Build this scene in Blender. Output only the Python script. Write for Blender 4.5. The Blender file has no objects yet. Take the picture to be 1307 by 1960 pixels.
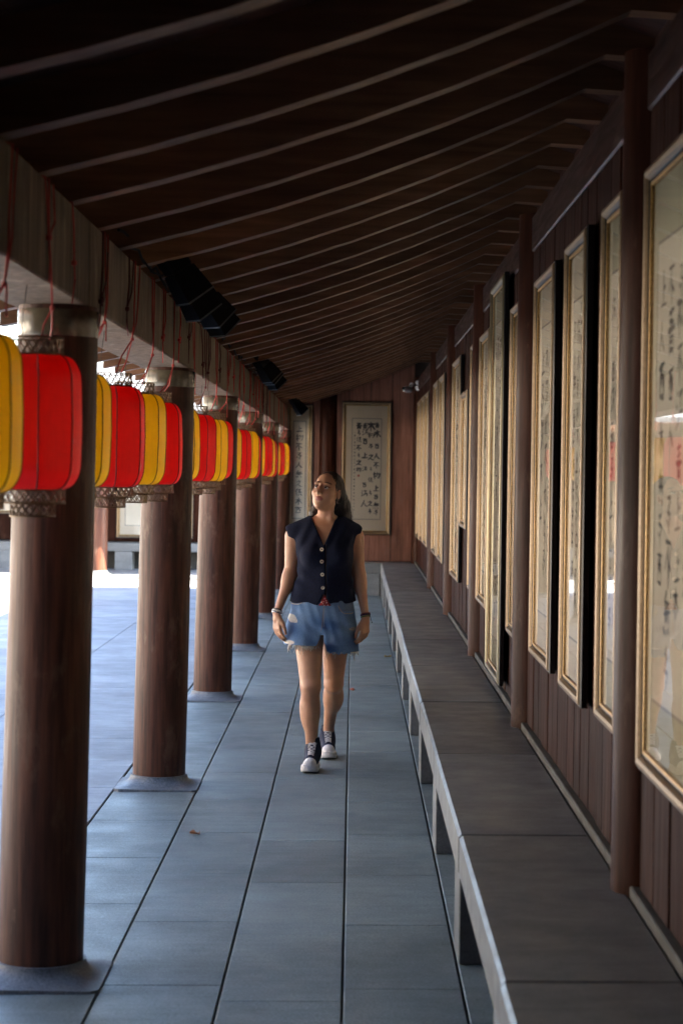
import bpy, bmesh, math, random
import numpy as np
from mathutils import Vector, Matrix

S = bpy.context.scene
COL = S.collection
R = math.radians
rnd = random.Random(7)

# ------------------------------------------------------------------ camera
CAM_H = 1.68
ROLL, YAW = 0.015, 0.05
cam_d = bpy.data.cameras.new('camera')
cam = bpy.data.objects.new('camera', cam_d)
COL.objects.link(cam)
S.camera = cam
S.render.resolution_x, S.render.resolution_y = 682, 1024
cam_d.sensor_fit = 'VERTICAL'
cam_d.sensor_height = 36.0
cam_d.lens = 36.0 * 3900.0 / 1960.0
cam_d.clip_start, cam_d.clip_end = 0.1, 3000
# level camera with a small yaw and roll; the lens is shifted (perspective-corrected photograph)
cam.matrix_world = (Matrix.Translation((0, 0, CAM_H)) @ Matrix.Rotation(-YAW, 4, 'Z')
                    @ Matrix.Rotation(R(90), 4, 'X') @ Matrix.Rotation(ROLL, 4, 'Z'))
cam_d.shift_x = (653.5 - 872.14) / 1960.0
cam_d.shift_y = (901.93 - 980.0) / 1960.0
cam_d.dof.use_dof = True
cam_d.dof.focus_distance = 11.4
cam_d.dof.aperture_fstop = 4.8

# ------------------------------------------------------------------ sky, sun, exposure
SUN = Vector((1.0, -0.30, 1.17)).normalized()
sun_el = math.asin(SUN.z)
W = bpy.data.worlds.new('World')
S.world = W
W.use_nodes = True
wn = W.node_tree
sky = wn.nodes.new('ShaderNodeTexSky')
sky.sky_type = 'NISHITA'
sky.sun_disc = False
sky.sun_elevation = sun_el
sky.sun_rotation = math.atan2(SUN.x, SUN.y)
sky.air_density, sky.dust_density, sky.ozone_density = 1.0, 1.5, 1.0
bg = wn.nodes['Background']
bg.inputs['Strength'].default_value = 0.085
wn.links.new(sky.outputs['Color'], bg.inputs['Color'])
sun_d = bpy.data.lights.new('sun', 'SUN')
sun_d.energy, sun_d.angle, sun_d.color = 5.0, R(0.53), (1.0, 0.89, 0.75)
sun = bpy.data.objects.new('sun', sun_d)
COL.objects.link(sun)
sun.rotation_euler = SUN.to_track_quat('Z', 'Y').to_euler()
sun.location = (8, -4, 12)
S.view_settings.view_transform = 'Standard'
S.view_settings.look = 'None'
S.view_settings.gamma = 1.0
S.view_settings.use_curve_mapping = False
S.view_settings.exposure = 4.32
S.render.engine = 'CYCLES'
cy = S.cycles
cy.use_denoising = True
cy.max_bounces, cy.diffuse_bounces, cy.glossy_bounces = 10, 6, 4
cy.transmission_bounces, cy.transparent_max_bounces = 4, 16
cy.caustics_reflective = cy.caustics_refractive = False
cy.sample_clamp_indirect = 8.0

# ------------------------------------------------------------------ helpers
class MB:
    """collects faces and links them as one mesh object"""
    def __init__(s):
        s.v, s.f, s.uv = [], [], None
    def add(s, vs, fs):
        n = len(s.v)
        s.v += [tuple(p) for p in vs]
        s.f += [tuple(i + n for i in f) for f in fs]
        return s
    def box(s, x0, x1, y0, y1, z0, z1):
        return s.add([(x0, y0, z0), (x1, y0, z0), (x1, y1, z0), (x0, y1, z0), (x0, y0, z1), (x1, y0, z1), (x1, y1, z1), (x0, y1, z1)],
                     [(0, 3, 2, 1), (4, 5, 6, 7), (0, 1, 5, 4), (1, 2, 6, 5), (2, 3, 7, 6), (3, 0, 4, 7)])
    def slab(s, x0, x1, y0, y1, z0, z1, c):
        """box with chamfered upper edges"""
        a = [(x0, y0), (x1, y0), (x1, y1), (x0, y1)]
        b = [(x0 + c, y0 + c), (x1 - c, y0 + c), (x1 - c, y1 - c), (x0 + c, y1 - c)]
        vs = [(x, y, z0) for x, y in a] + [(x, y, z1 - c) for x, y in a] + [(x, y, z1) for x, y in b]
        fs = [(3, 2, 1, 0), (8, 9, 10, 11)]
        for i in range(4):
            j = (i + 1) % 4
            fs += [(i, j, j + 4, i + 4), (i + 4, j + 4, j + 8, i + 8)]
        return s.add(vs, fs)
    def cbox(s, x0, x1, y0, y1, z0, z1, c):
        """box with all edges chamfered"""
        bm = bmesh.new()
        bmesh.ops.create_cube(bm, size=1)
        for v in bm.verts:
            v.co = Vector(((x0 + x1) / 2 + v.co.x * (x1 - x0), (y0 + y1) / 2 + v.co.y * (y1 - y0), (z0 + z1) / 2 + v.co.z * (z1 - z0)))
        bmesh.ops.bevel(bm, geom=bm.edges[:], offset=c, segments=1, affect='EDGES', profile=0.5)
        bm.verts.index_update()
        s.add([v.co for v in bm.verts], [[v.index for v in f.verts] for f in bm.faces])
        bm.free()
        return s
    def lathe(s, prof, n=24, o=(0, 0, 0), cap=True, axis='Z'):
        """prof: list of (radius, height)"""
        vs, fs = [], []
        for r, h in prof:
            for k in range(n):
                a = 2 * math.pi * k / n
                p = (r * math.cos(a), r * math.sin(a), h)
                if axis == 'Y': p = (p[0], p[2], p[1])
                if axis == 'X': p = (p[2], p[0], p[1])
                vs.append((p[0] + o[0], p[1] + o[1], p[2] + o[2]))
        for i in range(len(prof) - 1):
            for k in range(n):
                a, b = i * n + k, i * n + (k + 1) % n
                fs.append((a, b, b + n, a + n))
        if cap:
            fs.append(tuple(reversed(range(n))))
            fs.append(tuple(range((len(prof) - 1) * n, len(prof) * n)))
        return s.add(vs, fs)
    def tube(s, pts, rad, n=6, cap=True):
        pts = [Vector(p) for p in pts]
        rads = rad if isinstance(rad, (list, tuple)) else [rad] * len(pts)
        vs, fs = [], []
        up = Vector((0.13, 0.27, 0.95))
        for i, p in enumerate(pts):
            t = (pts[min(i + 1, len(pts) - 1)] - pts[max(i - 1, 0)])
            if t.length < 1e-9: t = Vector((0, 0, 1))
            t.normalize()
            u = t.cross(up)
            if u.length < 0.05: u = t.cross(Vector((1, 0, 0)))
            u.normalize()
            w = t.cross(u)
            for k in range(n):
                a = 2 * math.pi * k / n
                vs.append(p + (u * math.cos(a) + w * math.sin(a)) * rads[i])
        for i in range(len(pts) - 1):
            for k in range(n):
                a, b = i * n + k, i * n + (k + 1) % n
                fs.append((a, b, b + n, a + n))
        if cap:
            fs.append(tuple(reversed(range(n))))
            fs.append(tuple(range((len(pts) - 1) * n, len(pts) * n)))
        return s.add(vs, fs)
    def mesh(s, name):
        me = bpy.data.meshes.new(name)
        me.from_pydata(s.v, [], s.f)
        me.validate()
        bm = bmesh.new(); bm.from_mesh(me)
        bmesh.ops.recalc_face_normals(bm, faces=bm.faces[:])
        bm.to_mesh(me); bm.free()
        return me
    def build(s, name, mat, parent=None, smooth=None, loc=None):
        return obj(name, s.mesh(name), mat, parent, smooth, loc)

def obj(name, me, mat=None, parent=None, smooth=None, loc=None):
    o = bpy.data.objects.new(name, me)
    COL.objects.link(o)
    if mat is not None and not me.materials: me.materials.append(mat)
    if smooth is not None:
        me.polygons.foreach_set('use_smooth', [True] * len(me.polygons))
        if smooth < 180: me.set_sharp_from_angle(angle=R(smooth))
    if parent is not None: o.parent = parent
    if loc is not None: o.location = loc
    return o

def tag(o, label=None, cat=None, group=None, kind=None):
    if label: o['label'] = label
    if cat: o['category'] = cat
    if group: o['group'] = group
    if kind: o['kind'] = kind
    return o

def empty(name, loc=(0, 0, 0), rz=0):
    o = bpy.data.objects.new(name, None)
    o.empty_display_size = 0.1
    COL.objects.link(o)
    o.location = loc
    o.rotation_euler = (0, 0, rz)
    return o

def copy_tree(o, parent=None):
    c = o.copy()
    COL.objects.link(c)
    if parent is not None: c.parent = parent
    for ch in o.children: copy_tree(ch, c)
    return c

# ------------------------------------------------------------------ materials
class NT:
    def __init__(s, name):
        s.m = bpy.data.materials.new(name)
        s.m.use_nodes = True
        s.t = s.m.node_tree
        s.b = s.t.nodes['Principled BSDF']
    def n(s, kind, **kw):
        nd = s.t.nodes.new('ShaderNode' + kind)
        for k, v in kw.items():
            if k in nd.inputs: nd.inputs[k].default_value = v
            else: setattr(nd, k, v)
        return nd
    def l(s, a, b): s.t.links.new(a, b)
    def coords(s, scale=(1, 1, 1), world=True, rot=(0, 0, 0)):
        src = s.n('NewGeometry').outputs['Position'] if world else s.n('TexCoord').outputs['Object']
        mp = s.n('Mapping')
        mp.inputs['Scale'].default_value = scale
        mp.inputs['Rotation'].default_value = rot
        s.l(src, mp.inputs['Vector'])
        return mp.outputs['Vector']
    def noise(s, vec, scale, detail=4, rough=0.55):
        nd = s.n('TexNoise')
        nd.inputs['Scale'].default_value = scale
        nd.inputs['Detail'].default_value = detail
        nd.inputs['Roughness'].default_value = rough
        s.l(vec, nd.inputs['Vector'])
        return nd.outputs['Fac']
    def ramp(s, fac, stops):
        nd = s.n('ValToRGB')
        e = nd.color_ramp.elements
        while len(e) < len(stops): e.new(0.5)
        for k, (p, c) in enumerate(stops):
            e[k].position = p
            e[k].color = (c[0], c[1], c[2], 1) if hasattr(c, '__len__') else (c, c, c, 1)
        s.l(fac, nd.inputs['Fac'])
        return nd.outputs['Color']
    def mul(s, a, b, fac=1.0, mode='MULTIPLY'):
        nd = s.n('MixRGB')
        nd.blend_type = mode
        for inp, v in ((nd.inputs['Fac'], fac), (nd.inputs['Color1'], a), (nd.inputs['Color2'], b)):
            if hasattr(v, 'is_linked') or hasattr(v, 'links'): s.l(v, inp)
            elif hasattr(v, '__len__'): inp.default_value = (*v[:3], 1)
            else: inp.default_value = v
        return nd.outputs['Color']
    def rand_tone(s, lo, hi):
        oi = s.n('ObjectInfo')
        mr = s.n('MapRange')
        mr.inputs['To Min'].default_value = lo
        mr.inputs['To Max'].default_value = hi
        s.l(oi.outputs['Random'], mr.inputs['Value'])
        return mr.outputs['Result']
    def bump(s, h, strength, dist):
        nd = s.n('Bump')
        nd.inputs['Strength'].default_value = strength
        nd.inputs['Distance'].default_value = dist
        s.l(h, nd.inputs['Height'])
        s.l(nd.outputs['Normal'], s.b.inputs['Normal'])
    def color(s, c):
        if hasattr(c, 'links'): s.l(c, s.b.inputs['Base Color'])
        else: s.b.inputs['Base Color'].default_value = (*c[:3], 1)
    def set(s, **kw):
        for k, v in kw.items():
            k = k.replace('_', ' ')
            if hasattr(v, 'links'): s.l(v, s.b.inputs[k])
            else: s.b.inputs[k].default_value = v
        return s

def granite(name, base, rough=0.5, tone=(0.86, 1.1), speck=0.25, streak=True):
    m = NT(name)
    v = m.coords()
    fine = m.ramp(m.noise(v, 330, 2, 0.7), [(0.3, 1 - speck), (0.7, 1 + speck)])
    mid = m.ramp(m.noise(v, 95, 3, 0.75), [(0.32, 1 - speck * .7), (0.68, 1 + speck * .7)])
    big = m.ramp(m.noise(v, 1.7, 7, 0.66), [(0.28, 0.66), (0.72, 1.2)])
    c = m.mul(m.mul(m.mul(base, fine), mid), big)
    if streak:   # saw-cut streaks across the stone
        vs = m.coords((0.9, 9, 4))
        c = m.mul(c, m.ramp(m.noise(vs, 2.6, 5, 0.65), [(0.3, 0.83), (0.7, 1.12)]))
    blot = m.ramp(m.noise(v, 0.55, 6, 0.6), [(0.42, 1.0), (0.62, 0.8)])
    c = m.mul(c, blot)
    c = m.mul(c, m.rand_tone(*tone))
    m.color(c)
    rr = m.ramp(m.noise(v, 5, 5, 0.6), [(0.3, rough - 0.12), (0.7, rough + 0.12)])
    m.set(Roughness=rr)
    m.bump(m.noise(v, 260, 3, 0.6), 0.25, 0.002)
    return m.m

def wood(name, dark, light, rough, axis='Z', scale=1.0, wear=None, tone=(0.85, 1.12), coat=0.0, bump=0.25, spec=0.28):
    m = NT(name)
    sc = {'Z': (9, 9, 0.55), 'Y': (9, 0.55, 9), 'X': (0.55, 9, 9)}[axis]
    v = m.coords(tuple(k * scale for k in sc))
    g = m.noise(v, 3.0, 8, 0.62)
    c = m.ramp(g, [(0.3, dark), (0.7, light)])
    vw = m.coords()
    c = m.mul(c, m.ramp(m.noise(vw, 1.3, 5, 0.6), [(0.3, 0.7), (0.7, 1.2)]))
    c = m.mul(c, m.rand_tone(*tone))
    if wear:
        w = m.ramp(m.noise(m.coords((3, 3, 1.2)), 2.2, 8, 0.7), [(0.56, 0.0), (0.74, 1.0)])
        c = m.mul(c, wear, w, 'MIX')
    m.color(c)
    m.set(Roughness=m.ramp(m.noise(v, 4, 5, 0.6), [(0.3, rough - 0.08), (0.7, rough + 0.14)]))
    m.set(Specular_IOR_Level=spec)
    if coat: m.set(Coat_Weight=coat, Coat_Roughness=0.22)
    m.bump(g, bump, 0.004)
    return m.m

def plain(name, c, rough=0.5, metal=0.0, nz=0.12, nscale=40, **kw):
    m = NT(name)
    v = m.coords()
    m.color(m.mul(c, m.ramp(m.noise(v, nscale, 4), [(0.3, 1 - nz), (0.7, 1 + nz)])))
    m.set(Roughness=rough, Metallic=metal, **kw)
    return m.m

M = {}
M['granite'] = granite('paving_granite', (0.192, 0.232, 0.222), 0.56, speck=0.5)
M['granite_court'] = granite('court_granite', (0.255, 0.268, 0.278), 0.65, speck=0.15)
M['granite_bench'] = granite('bench_granite', (0.165, 0.176, 0.178), 0.44, tone=(0.82, 1.15))
M['joint'] = plain('joint_dirt', (0.02, 0.021, 0.023), 0.9)
M['base'] = granite('plinth_granite', (0.15, 0.165, 0.175), 0.6, streak=False, speck=0.45)
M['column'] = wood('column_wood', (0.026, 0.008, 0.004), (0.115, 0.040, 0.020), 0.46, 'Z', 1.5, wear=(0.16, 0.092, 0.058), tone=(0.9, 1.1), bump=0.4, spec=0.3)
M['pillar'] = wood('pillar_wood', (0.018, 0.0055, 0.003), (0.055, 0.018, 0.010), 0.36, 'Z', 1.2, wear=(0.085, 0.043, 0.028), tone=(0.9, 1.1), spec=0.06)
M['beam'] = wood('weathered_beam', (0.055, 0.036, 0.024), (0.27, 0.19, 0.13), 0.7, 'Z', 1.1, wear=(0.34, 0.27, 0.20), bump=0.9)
M['rafter'] = wood('rafter_wood', (0.095, 0.045, 0.023), (0.215, 0.11, 0.06), 0.42, 'X', 1.0, tone=(0.8, 1.25))
M['deck'] = wood('roof_board', (0.036, 0.013, 0.008), (0.075, 0.028, 0.017), 0.6, 'X', 1.0)
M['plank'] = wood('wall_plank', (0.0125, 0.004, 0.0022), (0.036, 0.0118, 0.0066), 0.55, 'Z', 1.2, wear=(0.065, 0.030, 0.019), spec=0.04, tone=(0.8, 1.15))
M['bright_plank'] = wood('brightened_end_plank', (0.11, 0.047, 0.031), (0.24, 0.11, 0.075), 0.55, 'Z', 1.2, wear=(0.18, 0.10, 0.08), spec=0.2)  # plank wood lightened in colour to stand in for light missing on the end wall
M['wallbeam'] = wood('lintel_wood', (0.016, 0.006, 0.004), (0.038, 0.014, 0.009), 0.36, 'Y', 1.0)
M['gap'] = plain('dark_gap', (0.012, 0.006, 0.004), 0.9)
M['tile'] = plain('roof_tile', (0.10, 0.105, 0.11), 0.7, nz=0.3, nscale=6)
M['curb'] = granite('curb_stone', (0.04, 0.038, 0.031), 0.7, streak=False)
M['gold'] = plain('gilt_moulding', (0.40, 0.245, 0.085), 0.4, 0.65, nz=0.3, nscale=120)
M['gold_dull'] = plain('dull_gilt_fillet', (0.33, 0.22, 0.10), 0.5, 0.5, nz=0.35, nscale=160)
M['silver'] = plain('bronze_silver_moulding', (0.19, 0.13, 0.072), 0.42, 0.6, nz=0.2, nscale=90)
M['black_frame'] = plain('black_lacquer', (0.010, 0.009, 0.009), 0.3)
M['green_frame'] = plain('dark_bronze_moulding', (0.17, 0.14, 0.08), 0.32, 0.7)
M['ink'] = plain('ink', (0.075, 0.078, 0.085), 0.8, nz=0.5, nscale=60)
M['ink_mid'] = plain('glare_paled_ink', (0.21, 0.20, 0.175), 0.8, nz=0.5, nscale=60)  # ink paled in colour to imitate reflections veiling it under the glass
M['ink_pale'] = plain('thin_ink', (0.20, 0.19, 0.17), 0.8, nz=0.4, nscale=60)
M['seal'] = plain('red_seal', (0.45, 0.06, 0.04), 0.8)
def paper(name, c):
    m = NT(name)
    v = m.coords()
    c2 = m.mul(c, m.ramp(m.noise(v, 2.5, 6), [(0.3, 0.9), (0.7, 1.05)]))
    m.color(m.mul(c2, m.rand_tone(0.9, 1.05)))
    m.set(Roughness=0.75)
    return m.m
M['paper'] = paper('rice_paper', (0.86, 0.78, 0.62))
M['silk'] = paper('silk_mount', (0.78, 0.68, 0.52))
M['silk_green'] = paper('green_silk_mount', (0.58, 0.54, 0.38))
M['border'] = paper('mount_line', (0.36, 0.33, 0.28))
def glass():
    m = NT('picture_glass')
    t = m.t
    t.nodes.remove(m.b)
    fr = m.n('Fresnel'); fr.inputs['IOR'].default_value = 1.5
    tr = m.n('BsdfTransparent'); gl = m.n('BsdfGlossy'); gl.inputs['Roughness'].default_value = 0.015
    mx = m.n('MixShader')
    m.l(fr.outputs['Fac'], mx.inputs['Fac']); m.l(tr.outputs[0], mx.inputs[1]); m.l(gl.outputs[0], mx.inputs[2])
    m.l(mx.outputs[0], t.nodes['Material Output'].inputs['Surface'])
    return m.m
M['glass'] = glass()
def satin(name, c, rough=0.38):
    m = NT(name)
    v = m.coords((1, 1, 0.3), False)
    m.color(m.mul(c, m.ramp(m.noise(v, 60, 6, 0.7), [(0.3, 0.86), (0.7, 1.08)])))
    m.set(Roughness=rough, Sheen_Weight=0.12, Sheen_Roughness=0.4)
    tl_ = m.n('BsdfTranslucent'); tl_.inputs['Color'].default_value = (*[min(1, k * 1.25) for k in c], 1)
    mx = m.n('MixShader'); mx.inputs['Fac'].default_value = 0.48
    m.l(m.b.outputs[0], mx.inputs[1]); m.l(tl_.outputs[0], mx.inputs[2])
    m.l(mx.outputs[0], m.t.nodes['Material Output'].inputs['Surface'])
    damask = m.n('TexWave'); damask.wave_type = 'RINGS'
    damask.inputs['Scale'].default_value = 9; damask.inputs['Distortion'].default_value = 14; damask.inputs['Detail'].default_value = 2
    m.l(m.coords((1, 1, 1), False), damask.inputs['Vector'])
    m.bump(damask.outputs['Fac'], 0.22, 0.003)
    return m.m
M['red'] = satin('red_satin', (0.78, 0.018, 0.016))
M['yellow'] = satin('yellow_satin', (0.95, 0.57, 0.014))
M['red_seam'] = plain('red_seam', (0.16, 0.006, 0.01), 0.6)
M['yellow_seam'] = plain('yellow_seam', (0.22, 0.13, 0.01), 0.6)
M['brass'] = plain('brass_lattice', (0.15, 0.09, 0.045), 0.5, 0.4, nz=0.2)
M['cord'] = plain('red_cord', (0.42, 0.035, 0.03), 0.6)
M['cord_dark'] = plain('dark_red_cord', (0.10, 0.012, 0.014), 0.7)
M['ribbon'] = plain('red_ribbon', (0.62, 0.02, 0.02), 0.45)
M['wire'] = plain('dark_wire', (0.03, 0.025, 0.02), 0.5)
M['plaster'] = plain('cream_plaster', (0.82, 0.77, 0.68), 0.9, nz=0.06, nscale=3)
M['lamp_black'] = plain('black_housing', (0.0035, 0.004, 0.0045), 0.75, Specular_IOR_Level=0.2)
M['lamp_edge'] = plain('grey_rim', (0.06, 0.07, 0.07), 0.4)
M['white_plastic'] = plain('white_plastic', (0.72, 0.72, 0.72), 0.35, nz=0.03)
M['lens'] = plain('dark_lens', (0.01, 0.01, 0.012), 0.1)
M['tape'] = plain('clear_tape', (0.11, 0.09, 0.055), 0.25, nz=0.4, nscale=14, Coat_Weight=0.3, Coat_Roughness=0.1)
M['leaf'] = plain('dry_leaf', (0.30, 0.11, 0.04), 0.8, nz=0.3)
M['leaf_red'] = plain('red_leaf', (0.5, 0.12, 0.05), 0.8, nz=0.3)
M['leaf_yellow'] = plain('yellow_leaf', (0.4, 0.25, 0.06), 0.8, nz=0.3)
# ------------------------------------------------------------------ ground and paving
tag(MB().add([(-600, -600, -0.03), (600, -600, -0.03), (600, 600, -0.03), (-600, 600, -0.03)], [(0, 1, 2, 3)]).build('ground', M['granite_court']), kind='structure')
END_Y = 27.6          # face of the wall that closes the walkway
COL_X, COL_Y0, COL_S = -1.0, 6.735, 4.06

walk = MB().box(-1.216, 0.90, -2.6, END_Y + 0.2, -0.028, -0.012).build('walkway_floor', M['joint'])
tag(walk, kind='structure')
strips = [(-1.213, -0.7945, 6.95), (-0.7855, -0.4045, 6.642), (-0.3955, -0.0155, 6.443), (-0.0065, 0.3715, 6.60), (0.3805, 0.86, 6.2)]
GAP = 0.0016
proto_slab = {}
for si, (x0, x1, ph) in enumerate(strips):
    L = 0.929
    k0 = int((-2.5 - ph) / L)
    y = ph + k0 * L
    me = MB().slab(-(x1 - x0) / 2, (x1 - x0) / 2, GAP, L - GAP, -0.03, 0, 0.0022).mesh('paving_slab')
    me.materials.append(M['granite'])
    while y < END_Y - 0.05:
        n = y + L
        if n > END_Y:
            mm = MB().slab(-(x1 - x0) / 2, (x1 - x0) / 2, GAP, END_Y - y, -0.03, 0, 0.0022).mesh('paving_slab')
            mm.materials.append(M['granite'])
        else: mm = me
        if not (si == 4 and y < 2):
            obj('paving_slab', mm, None, walk, None, ((x0 + x1) / 2, y, rnd.uniform(-0.0008, 0.0008)))
        y = n
court = MB().box(-5.66, -1.221, 2.0, 31.2, -0.028, -0.008).build('courtyard_floor', M['joint'])
tag(court, kind='structure')
cx = [-1.222, -2.318, -3.42, -4.53, -5.65]
for i in range(4):
    x1, x0 = cx[i], cx[i + 1]
    L = 0.965
    me = MB().slab(-(x1 - x0) / 2 + 0.002, (x1 - x0) / 2 - 0.002, 0.002, L - 0.002, -0.025, 0, 0.002).mesh('court_slab')
    me.materials.append(M['granite_court'])
    k = 0
    y = 2.05 + (0.42 if i % 2 else 0.0)
    while y + L < 31.2:
        obj('court_slab', me, None, court, None, ((x0 + x1) / 2, y, rnd.uniform(-0.001, 0.001)))
        y += L

# fallen leaves
def leaf(x, y, z, s, mat, label, rz):
    m = MB()
    vs = []
    for k in range(9):
        t = k / 8
        w = math.sin(math.pi * t) ** 0.8 * 0.32 * s * (1 + 0.3 * math.sin(9 * t))
        vs += [(-w, (t - 0.5) * s, 0.006 + 0.010 * math.sin(3 * t)), (0, (t - 0.5) * s, 0.003), (w, (t - 0.5) * s, 0.006 + 0.014 * math.cos(4 * t) ** 2)]
    fs = []
    for k in range(8):
        for q in (0, 1): fs.append((k * 3 + q, k * 3 + q + 1, k * 3 + q + 4, k * 3 + q + 3))
    m.add(vs, fs)
    o = m.build('fallen_leaf', mat, None, 180, (x, y, z))
    o.rotation_euler = (0, 0, rz)
    sd = o.modifiers.new('t', 'SOLIDIFY'); sd.thickness = 0.0008
    tag(o, label, 'leaf')
leaf(-0.70, 9.36, 0.001, 0.055, M['leaf'], 'small curled brown leaf on the paving near the second column', 1.1)
leaf(0.012, 15.5, 0.001, 0.06, M['leaf_red'], 'orange red fallen leaf on the floor joint beyond the woman', 0.4)
leaf(0.33, 18.3, 0.001, 0.07, M['leaf_yellow'], 'yellowish fallen leaf at the foot of the bench', 2.0)
leaf(-1.75, 11.2, 0.001, 0.07, M['leaf'], 'dark curled leaf on the courtyard paving left of the nearest column', 0.2)

# ------------------------------------------------------------------ columns of the walkway
def column_mesh(h=2.20):
    r0, r1 = 0.137, 0.128
    pr = [(r0, 0.062), (r0 + 0.0015, 0.5), (r0 - 0.002, 1.2), (r1, h)]
    return MB().lathe(pr, 40)
def plinth_mesh():
    """square foot sweeping up to a round seat"""
    m = MB()
    n = 48
    rings = []
    w = 0.2135
    for t in [0, 0.06, 0.16, 0.3, 0.45, 0.6, 0.75, 0.9, 1.0]:
        ring = []
        for k in range(n):
            a = 2 * math.pi * (k + 0.5) / n
            ca, sa = math.cos(a), math.sin(a)
            sq = w / max(abs(ca), abs(sa))
            rr = 0.148
            f = 1 - (1 - t) ** 2.2
            r = sq * (1 - f) + rr * f
            ring.append((r * ca, r * sa, 0.012 + 0.054 * t ** 1.5))
        rings.append(ring)
    vs = [p for r_ in rings for p in r_]
    fs = []
    for i in range(len(rings) - 1):
        for k in range(n):
            a, b = i * n + k, i * n + (k + 1) % n
            fs.append((a, b, b + n, a + n))
    fs.append(tuple(range((len(rings) - 1) * n, len(rings) * n)))
    bot = len(vs)
    vs += [(p[0], p[1], -0.01) for p in rings[0]]
    for k in range(n): fs.append((bot + k, bot + (k + 1) % n, (k + 1) % n, k))
    return m.add(vs, fs)
ORD = ['nearest', 'second', 'third', 'fourth', 'fifth']
pc = empty('column', (COL_X, COL_Y0, 0))
column_mesh().build('shaft', M['column'], pc, 40)
plinth_mesh().build('plinth', M['base'], pc, 35)
MB().lathe([(0.1302, 2.100), (0.1312, 2.102), (0.1306, 2.183), (0.1296, 2.185)], 40, cap=False).build('tape_band', M['tape'], pc, 40)
columns = [pc]
for k in range(-2, 6):
    if k == 0: continue
    c = copy_tree(pc)
    c.location = (COL_X, COL_Y0 + k * COL_S, 0)
    if k == 5: c.location.y = END_Y - 0.16
    columns.append(c)
lab = {0: 'nearest round brown wooden column on the left, beside the red lantern', 1: 'second brown wooden column from the camera, left of the walkway',
       2: 'third brown wooden column, with a pale scuffed foot', 3: 'fourth brown wooden column, left of the woman', 4: 'fifth brown wooden column just left of the woman',
       5: 'farthest brown wooden column, against the end wall', -1: 'brown wooden column standing behind the camera position', -2: 'brown wooden column at the rear end of the walkway'}
for c in columns:
    c.rotation_euler = (0, .013, 0)
    k = round((c.location.y - COL_Y0) / COL_S)
    tag(c, lab[k], 'column', 'columns along the open side')

# ------------------------------------------------------------------ beam on the columns
bm_o = empty('column_beam', (-1.0, 12.5, 2.2))
tag(bm_o, 'long weathered wooden beam lying on the row of left columns', 'beam')
yb = [-2.6] + [COL_Y0 + k * COL_S for k in range(-1, 5)] + [END_Y - 0.003]
for a, b in zip(yb[:-1], yb[1:]):
    mm = MB().cbox(-0.127, 0.127, -(b - a) / 2 + 0.0015, (b - a) / 2 - 0.0015, 0.0, 0.285, 0.006)
    mm.build('beam_length', M['beam'], bm_o, None, (rnd.uniform(-0.002, 0.002), (a + b) / 2 - 12.5, 0))

# ------------------------------------------------------------------ roof
roof = empty('gallery_roof', (0.85, 12.5, 2.49))
tag(roof, 'dark timber roof of curved rafters sloping up from the columns to the wall', 'roof')
RX, RZ = 0.85, 3.135
def roof_z(x):
    """underside of the rafters on the walkway side"""
    if x <= -0.9: return 2.492 + 0.215 * (x + 0.9)
    t = (x + 0.9) / (RX + 0.9)
    return 2.492 + (RX + 0.9) * (0.245 * t + (RZ - 2.492 - 0.245 * 1.75) / 1.75 * t * t)
EAVE = -1.66
xs = [EAVE, -1.3, -0.9, -0.6, -0.3, 0.0, 0.3, 0.6, RX]
def rafter_mesh(w=0.095, h=0.115):
    m = MB()
    P = [(x, roof_z(x)) for x in xs] + [(RX + 0.35, RZ - 0.015), (RX + 1.0, RZ - 0.30), (RX + 2.45, RZ - 0.80)]
    vs, fs = [], []
    for x, z in P:
        X, Z = x - RX, z - 2.49
        vs += [(X, -w / 2, Z), (X, w / 2, Z), (X, w / 2, Z + h), (X, -w / 2, Z + h)]
    for i in range(len(P) - 1):
        for q in range(4):
            a, b = i * 4 + q, i * 4 + (q + 1) % 4
            fs.append((a, b, b + 4, a + 4))
    n = (len(P) - 1) * 4
    fs += [(3, 2, 1, 0), (n, n + 1, n + 2, n + 3)]
    return m.add(vs, fs)
rme = rafter_mesh().mesh('rafter'); rme.materials.append(M['rafter'])
RS, RY0 = 0.652, 6.42
k = -14
while RY0 + k * RS < END_Y - 0.1:
    o = obj('rafter', rme, None, roof, None, (0, RY0 + k * RS - 12.5 + rnd.uniform(-0.008, 0.008), rnd.uniform(-0.003, 0.003)))
    k += 1
P = [(x, roof_z(x) + 0.112) for x in [EAVE - 0.06] + xs[1:]] + [(RX + 2.5, RZ - 0.70)]
# boards across the rafters
bi = 0
for i in range(len(P) - 1):
    (xa, za), (xb, zb) = P[i], P[i + 1]
    nseg = max(1, round((xb - xa) / 0.16)) if xa < RX - 0.01 else 1
    for q in range(nseg):
        t0, t1 = q / nseg, (q + 1) / nseg
        xA, zA = xa + (xb - xa) * t0, za + (zb - za) * t0
        xB, zB = xa + (xb - xa) * t1, za + (zb - za) * t1
        e = 0.0015
        MB().add([(xA - RX + e, -15.2, zA - 2.49), (xB - RX - e, -15.2, zB - 2.49), (xB - RX - e, 15.1, zB - 2.49), (xA - RX + e, 15.1, zA - 2.49),
                  (xA - RX + e, -15.2, zA - 2.465), (xB - RX - e, -15.2, zB - 2.465), (xB - RX - e, 15.1, zB - 2.465), (xA - RX + e, 15.1, zA - 2.465)],
                 [(0, 1, 2, 3), (7, 6, 5, 4), (0, 4, 5, 1), (1, 5, 6, 2), (2, 6, 7, 3), (3, 7, 4, 0)]).build('roof_board', M['deck'], roof)
tl = MB()
vs, fs = [], []
for x, z in P:
    vs += [(x - RX, -15.4, z - 2.45), (x - RX, 15.2, z - 2.45), (x - RX, 15.2, z - 2.37), (x - RX, -15.4, z - 2.37)]
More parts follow.
